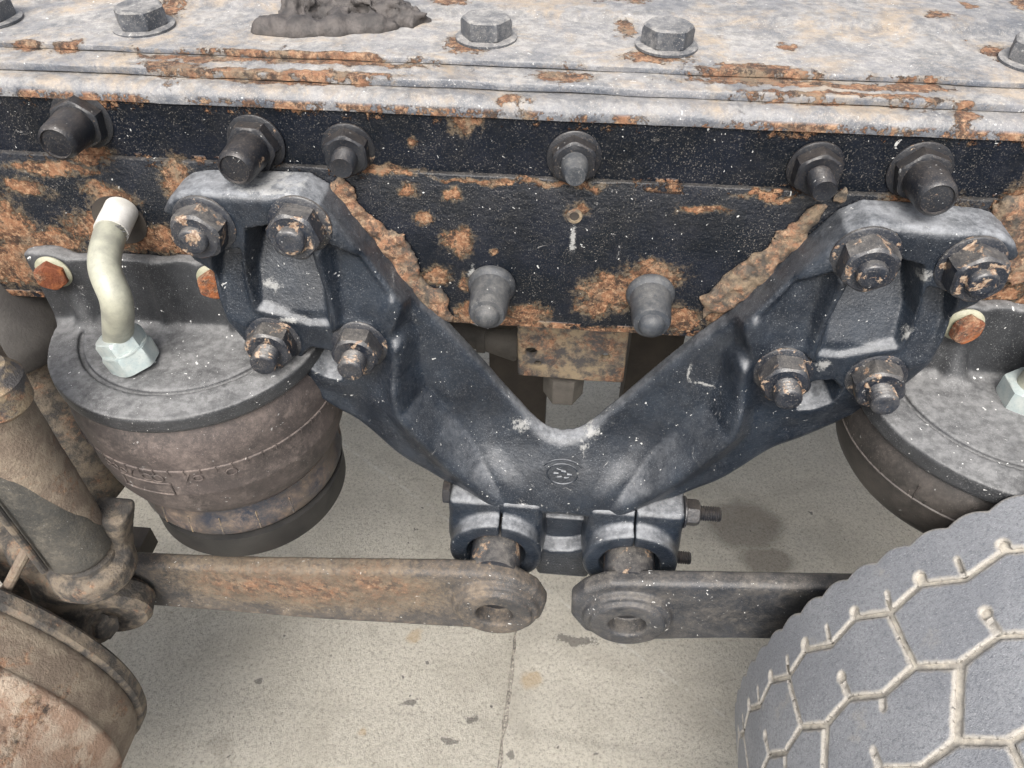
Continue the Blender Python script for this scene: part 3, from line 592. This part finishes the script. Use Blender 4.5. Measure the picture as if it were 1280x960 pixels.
rl = rod('torque_rod', 'left torque rod, dusty flat bar with worn tan rust, running under the left air spring', [(20, 712), (130, 706), (300, 713), (560, 717), (610, 719), (645, 726), (672, 741), (683, 757), (676, 775), (652, 787), (610, 790), (590, 787), (400, 776), (280, 766), (150, 756), (20, 750)], eyeL, (618, 766), M['rodl'], -1, 0)
rr_ = rod('torque_rod', 'right torque rod, black flat bar with its end half hidden by the tyre', [(1320, 748), (1100, 737), (900, 733), (800, 731), (762, 731), (730, 740), (714, 752), (714, 772), (730, 790), (765, 800), (800, 802), (900, 800), (1060, 802), (1320, 806)], eyeR, (784, 779), M['rod'], 1, 0)
# ------------------------------------------------------------------ air springs
def air_spring(cx, cy, label, mirror, right=False):
    a = empty('air_spring', (cx, cy, .44), label, 'air spring', 'air springs under the frame rail')
    PT = .80; Rp = .166
    x0, x1 = (-.622, -.385) if not right else (.36, .70)
    G = Grid((min(cx-Rp, x0)-.01, cy-Rp-.01, .760), (max(cx+Rp, x1)+.01, max(.004, cy+Rp+.01), .915), .0030)
    rr = np.sqrt((G.x-cx)**2+(G.y-cy)**2)
    d = G.cyl((cx, cy, PT-.014), Rp, .014, 'z', .006)
    zt = PT-.004*sst(.135, .166, rr)+0*G.z          # outer band slopes gently
    d = np.maximum(d, G.z-zt)
    gro = np.maximum(np.abs(rr-.128)-.0030, np.abs(G.z-PT)-.006); d = smax(d, -gro, .0015)
    wall = G.boxd(((x0+x1)/2, -.008, .845), ((x1-x0)/2, .008, .056), .004)
    wav = .890+.0035*np.sin((G.x-x0)*75)*sst(.02, .06, np.abs(G.x-(x0+x1)/2))
    wall = smax(wall, G.z-wav-.003, .004)
    bolts = [(-.590, .873), (-.398, .874)] if not right else [(.430, .873), (.61, .873)]
    for (bx, bz) in bolts:
        wall = smin(wall, G.cyl((bx, -.009, bz), .024, .009, 'y', .003), .006)
        wall = smin(wall, G.capsule((bx+.016*(1 if not right else 1), -.020, PT), (bx+.006, -.004, .856), .014, .008), .008)
    mx = (bolts[0][0]+bolts[1][0])/2+.02; wall = smin(wall, G.capsule((mx, -.014, PT), (mx, -.010, .885), .009, .008), .006)
    d = smin(d, wall, .012); d = d+.0008*vnoise(G.x, G.y, G.z, 30, 5, 2)
    v, f = G.nets(d); part('top_plate', v, f, M['plate'], a, sharp=0)
    for i, (bx, bz) in enumerate(bolts):
        v, f = lathe([(.0205, 0), (.021, .003), (.0185, .005), (.016, .006)], 36); fl = part('bolt_flange', orient(v, (0, -1, 0), (bx, -.017, bz)), f, M['cad'], a)
        hb2 = nut_mesh('bolt_head', .031, .011, M['brightrust']); o = obj('bolt_head', hb2, fl, loc=Vector((bx, -.0225, bz))-W[fl], rot=(PI/2, 0, .3))
    # rubber bellows
    z0 = .530; pr = [(.140, .777), (.1555, .772), (.1635, .755), (.1655, .730), (.1640, .7085), (.1655, .7075), (.1655, .7050), (.1640, .7040), (.1625, .665), (.1628, .6625), (.1620, .660), (.1590, .635), (.152, .615), (.1435, .602), (.1385, .598), (.136, .592)]
    if right: pr = [(.140, .777), (.1555, .772), (.1640, .755), (.1660, .735), (.1660, .7335), (.1674, .7325), (.1674, .7300), (.1660, .7290), (.1640, .710), (.158, .690), (.148, .675), (.130, .664), (.105, .662)]
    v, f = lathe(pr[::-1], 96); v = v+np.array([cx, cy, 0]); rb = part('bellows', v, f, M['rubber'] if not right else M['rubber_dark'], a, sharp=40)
    # moulded ticks on the seam, label frame
    for k in range(28):
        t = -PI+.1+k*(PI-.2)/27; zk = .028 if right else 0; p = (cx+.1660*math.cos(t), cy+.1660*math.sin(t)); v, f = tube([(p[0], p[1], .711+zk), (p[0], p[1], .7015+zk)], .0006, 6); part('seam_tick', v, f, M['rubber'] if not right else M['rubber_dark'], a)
    def arc(t0, t1, za, zb, r=.0012, R=.1642):
        v, f = tube([(cx+R*math.cos(t), cy+R*math.sin(t), za+(zb-za)*k/9) for k, t in enumerate(np.linspace(t0, t1, 10))], r, 6); return v, f
    if not right:
        for q in [(-1.95, -1.55, .684, .684), (-1.95, -1.55, .664, .664), (-1.95, -1.949, .684, .664), (-1.55, -1.549, .684, .664)]:
            v, f = arc(*q, R=.1638); part('label_frame', v, f, M['rubber'], a)
        for k, (t, s) in enumerate([(-2.05, .006), (-1.98, .006), (-1.90, .005), (-1.82, .005), (-1.70, .007), (-1.62, .008), (-1.40, .007), (-1.33, .006), (-1.10, .007)]):
            if k in (3, 6):
                pts = [(t-.02, .690), (t+.02, .702)]
            else: pts = [(t+s/.165*math.cos(q)*.9, .694+s*.8*math.sin(q)) for q in np.linspace(0, 2*PI, 14)]
            v, f = tube([(cx+.1647*math.cos(u), cy+.1647*math.sin(u), zz) for u, zz in pts], .0008, 6); part('moulded_character', v, f, M['rubber'], a)
    # metal piston ring and black base
    if right:
        v, f = tube([(cx+.1668*math.cos(-2.35), cy+.1668*math.sin(-2.35), .755), (cx+.1664*math.cos(-2.35), cy+.1664*math.sin(-2.35), .733), (cx+.1590*math.cos(-2.36), cy+.1590*math.sin(-2.36), .692)], .0007, 6); part('mould_line', v, f, M['rubber_dark'], a)
        return a
    pr = [(.125, .542), (.1355, .543), (.1380, .546), (.1405, .552), (.1400, .566), (.1370, .580), (.1362, .590), (.1375, .597), (.12, .599)]
    v, f = lathe(pr, 96); part('piston_ring', v+np.array([cx+.004, cy, 0]), f, M['bluemetal'], a, sharp=40)
    pr = [(.120, .497), (.1330, .499), (.1350, .503), (.1350, .5415), (.12, .5418)]
    v, f = lathe(pr, 96); part('piston_base', v+np.array([cx+.010, cy-.008, 0]), f, M['rubber_black'], a, sharp=40)
    for t in (-2.02, -1.72, -1.42, -1.08, -.75):
        v, f = tube([(cx+.004+.1408*math.cos(t), cy+.1408*math.sin(t), .551), (cx+.004+.1375*math.cos(t), cy+.1375*math.sin(t), .581)], .0010, 6); part('ring_seam', v, f, M['rust'], a)
    return a
asl = air_spring(-.452, -.004, 'left air spring, round dusty plate on ribbed brown rubber bellows with a pale elbow fitting', False)
asr = air_spring(.508, -.030, 'right air spring, dark rubber bellows partly behind the tyre', True, True)
# elbow fitting on the left one
nb_ = at(170, 452, z=.803); top = at(150, 268, y=-.002)
fit = empty('air_fitting', (nb_[0], nb_[1], .80), 'pale curved pipe elbow with white sleeve and zinc hex nut on the left air spring', 'pipe fitting')
ax = Vector((-.30, .10, 1)).normalized(); b0 = Vector((nb_[0], nb_[1], .800))
v, f = lathe([(.0270, 0), (.0283, .002), (.0288, .020), (.0275, .023), (.0235, .024)], 60, lambda t, i, r: hexrad(.050)(t, r)); part('hex_nut', orient(v, ax, b0), f, M['fitting'], fit, sharp=25)
v, f = lathe([(.0235, 0), (.0265, .002), (.0265, .014), (.0240, .018), (.0215, .019)], 60, lambda t, i, r: hexrad(.046)(t, r)); part('hex_collar', orient(v, ax, b0+ax*.0235), f, M['fitting'], fit, sharp=25)
v, f = lathe([(.0265, 0), (.0268, .0015), (.0265, .003)], 40); part('crimp_ring', orient(v, ax, b0+ax*.023), f, M['fitting'], fit)
e0 = b0+ax*.038; e1 = Vector(at(146, 378, y=-.105)); e2 = Vector(at(131, 335, y=-.085)); e3 = Vector(at(136, 298, y=-.050)); e4 = Vector(at(152, 262, y=-.004)); e5 = Vector(at(162, 235, y=.03))
cv = catmull([tuple(e0), tuple(e1), tuple(e2), tuple(e3), tuple(e4)], 9)
v, f = tube(cv[:30], .0160, 32); part('elbow_tube', v, f, M['tube'], fit)
v, f = tube(cv[29:], .0173, 32); slv = part('white_sleeve', v, f, M['tubewhite'], fit)
# ink marks printed on the sleeve
for k, (px, py) in enumerate([(160, 262), (163, 270), (158, 276), (163, 281), (157, 288), (154, 296)]):
    pc = at(px, py, y=-.045); # small flat print on the sleeve surface
    cc = min(cv[25:], key=lambda q: np.linalg.norm(np.array(q)-pc)); dirn = Vector(pc-np.array(cc)).normalized(); q = Vector(cc)+dirn*.0174
    v, f = tube([tuple(q-Vector((.003, 0, .001))), tuple(q+Vector((.003, 0, .002*(k % 2))))], .0006, 5); part('printed_mark', v, f, M['ink'], fit)
# hole in the web behind sleeve
h0 = at(150, 275, y=0); v, f = lathe([(.030, 0), (.030, .0012)], 40); part('pipe_hole', orient(v, (0, -1, 0), (h0[0], -.0002, h0[2])), f, M['dark'], rail)
v, f = lathe([(.030, 0), (.0365, .0002), (.036, .0022), (.031, .003), (.030, .001)], 40)
# right spring fitting (cut by the frame)
nr = at(1282, 498, z=.803); fr_ = empty('air_fitting', (nr[0], nr[1], .80), 'grey hex air fitting at the right edge on the right air spring', 'pipe fitting')
v, f = lathe([(.0290, 0), (.0305, .002), (.0310, .020), (.0295, .023), (.0255, .024)], 60, lambda t, i, r: hexrad(.052)(t, r)); part('hex_nut', orient(v, (0, 0, 1), (nr[0], nr[1], .80)), f, M['fitting'], fr_, sharp=25)
v, f = tube([(nr[0], nr[1], .82), (nr[0]+.004, nr[1], .86), (nr[0]+.02, nr[1]+.02, .90), (nr[0]+.05, nr[1]+.05, .93)], .018, 28); part('elbow_tube', v, f, M['tube'], fr_)
# ------------------------------------------------------------------ things seen in the V opening, behind the rail
hb_ = empty('hanger_plate', (.015, .10, .73), 'rusty steel hanger plate with two holes below the middle of the rail', 'bracket')
P = [at(645, 400, y=.10), at(785, 412, y=.10), at(779, 480, y=.10), at(647, 470, y=.10)]
G = Grid((min(p[0] for p in P)-.01, .09, min(p[2] for p in P)-.01), (max(p[0] for p in P)+.01, .122, .83), .0025)
P[0][2] = P[1][2] = .822; d = G.ext(sdpoly(G.X2, G.Z2, [(p[0], p[2]) for p in P]), .100, .112, .002)
for (px, py, r) in [(664, 441, .0085), (672, 455, .005), (757, 446, .006)]:
    q = at(px, py, y=.1); d = np.maximum(d, -G.cyl((q[0], .1, q[2]), r, .05, 'y'))
d = d+.0012*vnoise(G.x, G.y, G.z, 60, 4, 3)
v, f = G.nets(d); part('plate', v, f, M['rust'], hb_, sharp=0)
q = at(704, 484, y=.14); v, f = lathe([(.026, 0), (.030, .004), (.031, .05)], 6); part('hanging_bolt', v+np.array([q[0], .14, q[2]-.015]), f, M['greypipe'], hb_, sharp=30)
lp_ = empty('brake_pipe', (-.12, .20, .72), 'grey dusty pipe with a knuckle behind the left arm of the bracket', 'pipe')
a0 = at(575, 417, y=.18); a1 = at(602, 424, y=.18); a2 = at(640, 432, y=.18)
v, f = tube([tuple(a0-np.array([.10, 0, -.01])), tuple(a0), tuple(a1), tuple(a2), tuple(a2+np.array([.03, .03, 0]))], [.022, .022, .016, .024, .02], 24); part('pipe', v, f, M['greypipe'], lp_)
v, f = tube([tuple(a1-np.array([.006, 0, 0])), tuple(a1+np.array([.006, 0, 0]))], .021, 24); part('pipe_collar', v, f, M['greypipe'], lp_)
for i, (lx, rx, lab) in enumerate([((612, 470), (684, 470), 'tall dark box seen left of the rusty hanger plate'), ((782, 470), (846, 470), 'tall dark box seen right of the rusty hanger plate')]):
    A = at(*lx, y=.30); B = at(*rx, y=.30); c_ = empty('dark_upright', ((A[0]+B[0])/2, .4, .3), lab, 'upright', 'tall dark boxes under the deck')
    v, f = box((A[0], .30, .05), (B[0], .36, 1.085)); part('upright', v, f, M['dark'], c_)  # dark boxes fill the two dark bands in the opening
# ------------------------------------------------------------------ left: shock absorber, brake chamber, axle bracket, drum
sp = at(112, 688, y=-.20); sh = empty('shock_absorber', (sp[0]+.004, -.20, .58), 'shock absorber at the left edge, grey tube below a rusty flaking sleeve', 'shock absorber')
sx, sy = sp[0]-.012, -.20
zc = .575
v, f = lathe([(.030, 0), (.037, .004), (.040, .010), (.0405, .014), (.0405, .36)], 48); part('lower_tube', v+np.array([sx, sy, zc]), f, M['shock'], sh, sharp=50)
def rag(t, i, r): return r
prs = []
n = 64; v = []; f = []
zs = np.linspace(0, 1, 30)
for k in range(30):
    for j in range(n):
        t = 2*PI*j/n; zb = zc+.125+.105*math.cos(t+2.15)+.018*float(vnoise(np.array([t*1.]), np.array([3.]), np.array([0.]), 5, 2, 3)[0])+.03*float(vnoise(np.array([math.cos(t)]), np.array([math.sin(t)]), np.array([0.]), 1.6, 6, 2)[0])
        z = zb+(.98-zb)*zs[k]; r = .0418+.0016*float(vnoise(np.array([math.cos(t)*.04]), np.array([math.sin(t)*.04]), np.array([z]), 70, 9, 3)[0])
        v.append((sx+r*math.cos(t), sy+r*math.sin(t), z))
for k in range(29):
    for j in range(n): a = (j+1) % n; f.append((k*n+j, k*n+a, (k+1)*n+a, (k+1)*n+j))
part('rusty_sleeve', v, f, M['drum'], sh, sharp=0)
v, f = tube([(sx-.012, sy-.046, .60), (sx-.014, sy-.0465, .97)], .0045, 10); part('seam_rod', v, f, M['axle'], sh)
v, f = lathe([(.028, -.022), (.036, -.020), (.0375, -.012), (.036, -.002), (.030, .004)], 48); part('rubber_bush', v+np.array([sx+.004, sy, zc]), f, M['axle'], sh)
q = at(4, 486, y=-.22); v, f = lathe([(.02, -.01), (.03, 0), (.032, .03), (.022, .045)], 36); part('upper_nut', v+np.array([q[0]-.012, -.22, q[2]-.02]), f, M['rust'], sh)
# brake chamber behind
bc = at(80, 520, y=-.02); ch = empty('brake_chamber', (bc[0], 0.0, .60), 'dark grey brake chamber behind the shock absorber, left of the bellows', 'brake chamber')
cx, cy = at(95, 540, y=.02)[0]-.012, .02
v, f = lathe([(.030, .40), (.046, .42), (.052, .56), (.057, .70), (.057, .715), (.054, .722)], 48); part('lower_cylinder', v+np.array([cx, cy, 0]), f, M['axle'], ch, sharp=50)
v, f = lathe([(.095, .722), (.100, .728), (.098, .76), (.082, .79), (.068, .83), (.060, .87)], 48); part('upper_housing', v+np.array([cx-.015, cy+.01, 0]), f, M['soot'], ch, sharp=50)
# axle bracket casting
ab = empty('axle_bracket', (-.60, -.16, .45), 'dirty rusty axle bracket casting under the shock absorber at the left', 'bracket')
G = Grid((-.76, -.265, .33), (-.475, .02, .625), .0033)
c1 = np.array([sx+.004, sy, zc-.030])
d = G.cyl(tuple(c1), .050, .016, 'z', .006)
pl = [tuple(at(*q, y=-.17)[[0, 2]]) for q in [(112, 622), (148, 614), (164, 632), (160, 690), (142, 708), (112, 700)]]
d = smin(d, G.ext(sdpoly(G.X2, G.Z2, pl), -.19, -.15, .010), .012)
B1 = at(80, 735, y=-.19); B2 = at(105, 760, y=-.20); B3 = at(40, 690, y=-.19)
d = smin(d, G.capsule(tuple(c1), B1, .038, .030), .02); d = smin(d, G.capsule(B1, B2, .030, .020), .015); d = smin(d, G.capsule(B3, B1, .028, .030), .02)
d = smin(d, G.boxd((-.700, -.165, .455), (.05, .03, .115), .01), .015)
hh = at(118, 742, y=-.205); d = smax(d, -G.capsule(hh, hh+np.array([.03, -.01, -.02]), .014), .006)
d = d+.0035*vnoise(G.x, G.y, G.z, 60, 12, 4)
v, f = G.nets(d); part('casting', v, f, M['axle'], ab, sharp=0)
a0 = at(2, 748, y=-.25); a1 = at(44, 668, y=-.23); v, f = tube([tuple(a0), tuple(a1)], .0065, 10); part('brake_line', v, f, M['drum'], ab)
# left rod end: bushing ring and bolt
e = at(148, 742, y=-.17)
v, f = lathe([(.030, 0), (.047, .001), (.052, .008), (.052, .034), (.046, .042), (.034, .043), (.030, .036)], 44); part('rod_bushing', orient(v, (.25, -1, -.1), (e[0]-.008, -.162, e[2]-.006)), f, M['axle'], rl)
b = at(92, 772, y=-.20); b2 = at(128, 782, y=-.215)
dv = Vector(b2-b).normalized(); v, f = tube([tuple(b-np.array(dv)*.03), tuple(b), tuple(b2)], [.026, .026, .025], 28); bo = part('bolt_head', v, f, M['axle'], ab)
v, f = lathe([(.018, 0), (.0185, .012), (.015, .016)], 6); part('bolt_tip', orient(v, dv, b2), f, M['axle'], ab, sharp=30)
q = at(172, 676, y=.0); v, f = box((q[0]-.016, -.02, q[2]-.03), (q[0]+.018, .02, q[2]+.012)); ub = empty('hole_shade_block', (q[0], 0, q[2]), 'small dark block standing in for the shaded hole between the axle bracket and the left torque rod', 'dark block'); part('block', v, f, M['dark'], ub)  # dark block put in where a hole lies in shade
# axle tube below the left of the frame (mostly hidden)
# brake drum
dr = empty('brake_drum', (-.885, -.40, .40), 'rusty pinkish brown brake drum in the lower left corner', 'brake drum')
yc = -.285; DC = (-.868, .350)
def ly(pr, n=140): # lathe round y axis; profile (r, y)
    v, f = lathe([(r, 0) for r, _ in pr], n); k = len(pr); v = v.reshape(k, n, 3); o_ = np.zeros((k, n, 3))
    for i, (r, y) in enumerate(pr): o_[i, :, 0] = DC[0]+v[i, :, 0]; o_[i, :, 2] = DC[1]+v[i, :, 1]; o_[i, :, 1] = y
    return o_.reshape(-1, 3), f
v, f = ly([(.24, yc+.03), (.300, yc+.03), (.3035, yc+.026), (.3035, yc+.012), (.300, yc+.008), (.296, yc+.006)]); part('back_flange', v, f[:-2], M['axle'], dr, sharp=30)
v, f = ly([(.294, yc+.008), (.2985, yc+.004), (.3005, yc-.004), (.3000, yc-.048), (.2985, yc-.054)]); part('drum_band', v, f[:-2], M['drum'], dr, sharp=40)
v, f = ly([(.2985, yc-.050), (.3020, yc-.054), (.3025, yc-.060), (.296, yc-.072), (.291, yc-.11), (.288, yc-.20), (.27, yc-.215), (.12, yc-.22)]); part('drum_body', v, f, M['drumface'], dr, sharp=40)
# ------------------------------------------------------------------ tyre
TX, TZ, TR = .876, .377, .597
ty = empty('tyre', (TX, -.36, TZ), 'large worn grey truck tyre with hexagonal tread in the lower right corner', 'tyre')
YM = -.364
def crown(y): return TR-.001+.0055*(1-((y-YM)/.176)**2)
def tmesh(polys, cuts, name, mat, step=.0021, bev=.0022, depth=.0075, xr=None):
    """relief block on the tread: polygon in (degrees, y); cuts are capsules (t0,y0,t1,y1,r)"""
    k = TR*PI/180; P = np.array([(t*k, y) for t, y in polys]); C = [(a*k, b, c*k, d_, r) for a, b, c, d_, r in cuts]
    x = np.arange(P[:, 0].min()-step, P[:, 0].max()+step*1.5, step) if xr is None else np.linspace(xr[0]*k, xr[1]*k, 88); y = np.arange(P[:, 1].min()-step, P[:, 1].max()+step*1.5, step); X, Y = np.meshgrid(x, y, indexing='ij')
    def F(X, Y):
        d = sdpoly(X, Y, P)
        for a, b, c, e, r in C:
            w = np.array([c-a, e-b]); t = np.clip(((X-a)*w[0]+(Y-b)*w[1])/(w@w+1e-9), 0, 1); d = np.maximum(d, r-np.hypot(X-a-w[0]*t, Y-b-w[1]*t))
        return d
    e = 1e-5
    for _ in range(3):
        d = F(X, Y); gx = (F(X+e, Y)-d)/e; gy = (F(X, Y+e)-d)/e; mv = np.where((d > 0) & (d < step*1.6), d, 0); X = X-gx*mv*(xr is None); Y = Y-gy*mv
    d = F(X, Y); keep = d < step*.45; dd = np.clip(-d, 0, bev)/bev; top = crown(Y)-bev*.8*(1-np.sqrt(1-(1-dd)**2)); edge = d > -step*.3
    ix = np.full(X.shape, -1); n = 0; V = []; 
    R = top
    th = X/TR; Vt = np.stack([-R*np.cos(th), Y, R*np.sin(th)], -1); ix[keep] = np.arange(keep.sum()); V = Vt[keep]
    q = np.stack([ix[:-1, :-1], ix[1:, :-1], ix[1:, 1:], ix[:-1, 1:]], -1).reshape(-1, 4); q = q[(q >= 0).all(1)]
    # skirt from the border down to the groove floor
    ed = {}
    for face in q:
        for a in range(4):
            u, w_ = int(face[a]), int(face[(a+1) % 4]); ed[(u, w_)] = 1
    xe = np.where(keep)[0]; last = X.shape[0]-1; bd = [(u, w_) for (u, w_) in ed if (w_, u) not in ed and not (xr is not None and xe[u] == xe[w_] and xe[u] in (0, last))]; eda = np.clip(-d[keep]/.006, 0, 1); ids = sorted({u for e_ in bd for u in e_}); mp = {u: len(V)+i for i, u in enumerate(ids)}
    L = V[ids].copy(); r_ = np.hypot(L[:, 0], L[:, 2]); s_ = (r_-depth)/r_; L[:, 0] *= s_; L[:, 2] *= s_
    V = np.concatenate([V, L]); f = [tuple(int(c) for c in face) for face in q]+[(w_, u, mp[u], mp[w_]) for u, w_ in bd]
    V = V-np.array([0, -.36, 0])
    me = mesh(name, V, f, mat, sharp=0); at_ = me.attributes.new('groove_distance', 'FLOAT', 'POINT'); at_.data.foreach_set('value', np.concatenate([eda, np.zeros(len(ids))]).astype(np.float32)); return me
PP = 360/22; g = .0025
def zz(t0, n, ylo, yhi, first_low, dy):
    """nodes every half period"""
    return [(t0+i*PP/4, (ylo if (i % 2 == 0) == first_low else yhi)+dy) for i in range(n)]
gd = g/TR*180/PI
t0 = 13.7
# shoulder: scalloped outer side, zigzag inner side
sc = [(t0-PP/4+u*PP*1.5, -.1950+.0065*abs(math.sin((u*1.5-.25)*4*PI))) for u in np.linspace(0, 1, 73)]
sh_poly = sc+[(t0-PP/4+i*PP/4, (-.2575 if i % 2 else -.2440)+g) for i in range(7)][::-1]
shm = tmesh(sh_poly, [(t0+PP/4, -.243, t0+PP/4, -.236, .0056), (t0+3*PP/4, -.243, t0+3*PP/4, -.237, .0050), (t0+PP/2, -.256, t0+PP/2-.1, -.234, .0015), (t0+.15, -.256, t0+.3, -.236, .0015), (t0+PP+.15, -.256, t0+PP+.3, -.236, .0015)], 'shoulder_block', M['tyre'], xr=(t0, t0+PP))
A_ = zz(t0, 5, -.2575, -.2440, True, -g); B_ = zz(t0+1.0, 5, -.3340, -.3215, False, +g)
b1 = [(A_[0][0]+gd*1.1, A_[0][1])]+A_[1:4]+[(A_[4][0]-gd*1.1, A_[4][1])]+[(B_[4][0]-gd*1.1, B_[4][1])]+B_[1:4][::-1]+[(B_[0][0]+gd*1.1, B_[0][1])]
b1m = tmesh(b1, [(t0+1+PP/2, -.322, t0+.6+PP/2, -.300, .0032), (t0+.6+PP/2, -.298, t0+.6+PP/2, -.297, .005)], 'tread_block', M['tyre'])
t1 = t0+1.0+PP/4
Bb = zz(t1, 5, -.3340, -.3215, True, -g); C_ = zz(t1-2.3, 5, -.4085, -.3975, False, +g)
b2 = [(Bb[0][0]+gd*1.9, Bb[0][1])]+Bb[1:4]+[(Bb[4][0]-gd*1.9, Bb[4][1])]+[(C_[4][0]-gd*1.9, C_[4][1])]+C_[1:4][::-1]+[(C_[0][0]+gd*1.9, C_[0][1])]
b2m = tmesh(b2, [(t1+PP/2, -.334, t1+PP/2-.3, -.346, .0024), (t1-2.3+PP/2, -.398, t1-2.6+PP/2, -.380, .003)], 'tread_block', M['tyre'])
t2 = t1-2.3+PP/4
Cc = zz(t2, 5, -.4085, -.3975, True, -g); D_ = zz(t2+.5, 5, -.4850, -.4720, False, +g)
b3 = [(Cc[0][0]+gd*1.1, Cc[0][1])]+Cc[1:4]+[(Cc[4][0]-gd*1.1, Cc[4][1])]+[(D_[4][0]-gd*1.1, D_[4][1])]+D_[1:4][::-1]+[(D_[0][0]+gd*1.1, D_[0][1])]
b3m = tmesh(b3, [(t2+.5+PP/2, -.472, t2+PP/2, -.452, .003)], 'tread_block', M['tyre'])
t3 = t2+.5; b4 = [(t3-PP/4+i*PP/4, (-.4850 if i % 2 == 0 else -.4720)-g) for i in range(7)]+[(t3+1.25*PP, -.539), (t3-.25*PP, -.539)]
b4m = tmesh(b4, [], 'shoulder_block', M['tyre'], xr=(t3, t3+PP))
for i in range(22):
    for nm, mm in (('shoulder_block', shm), ('tread_block', b1m), ('tread_block', b2m), ('tread_block', b3m), ('shoulder_block', b4m)):
        obj(nm, mm, ty, loc=(0, 0, 0), rot=(0, math.radians(PP*i), 0))
pr = [(.38, -.215), (.46, -.19), (.53, -.180), (.570, -.183), (.584, -.188), (TR-.008, -.1930)]+[(float(crown(y))-.0042, y) for y in np.linspace(-.197, -.535, 14)]+[(TR-.012, -.5385), (.572, -.545), (.53, -.548), (.46, -.54), (.38, -.515)]
n = 180; v = []; f = []
for r, y in pr:
    for j in range(n): t = 2*PI*j/n; v.append((TX+r*math.cos(t), y, TZ+r*math.sin(t)))
for i in range(len(pr)-1):
    for j in range(n): k = (j+1) % n; f.append((i*n+j, i*n+k, (i+1)*n+k, (i+1)*n+j))
part('carcass', v, f, M['groove'], ty, sharp=40)
v2 = np.array(v).reshape(len(pr), n, 3)
# ------------------------------------------------------------------ sealant lump on the top plate
G0 = [(330, 36), (370, 40), (420, 38), (470, 34), (525, 27)]; G1 = [(372, 20), (400, 8), (450, 4), (490, 16), (430, 16)]
P = [at(*q, z=1.106) for q in G0]; Q = [at(*q, z=1.110) for q in G1]
G = Grid((P[0][0]-.03, min(p[1] for p in P)-.03, 1.096), (P[-1][0]+.03, max(q[1] for q in Q)+.03, 1.140), .0022); d = None
for i in range(len(P)-1):
    q = G.capsule(P[i], P[i+1], .013 if i < 3 else .012, .012 if i < 3 else .007); d = q if d is None else smin(d, q, .006)
for i in range(len(Q)-1):
    d = smin(d, G.capsule(Q[i], Q[i+1], .018, .016), .008)
d = smin(d, G.capsule(P[0]*.5+P[1]*.5, Q[0], .012), .008); d = smin(d, G.capsule(P[1], Q[1], .012), .008); d = smin(d, G.capsule(P[2], Q[2], .014), .008); d = smin(d, G.capsule(P[3], Q[3], .012), .008)
yy = sst(P[0][1]+.004, P[0][1]+.03, G.y); d = d+vnoise(G.x, G.y, G.z, 95, 4, 4)*(.008+.030*yy); d = np.maximum(d, 1.1008-G.z)
v, f = G.nets(d); o = part('sealant_lump', v, f, M['tar'], None, sharp=0, label='dried dark grey lump of sealant smeared on the top plate of the rail', cat='sealant')
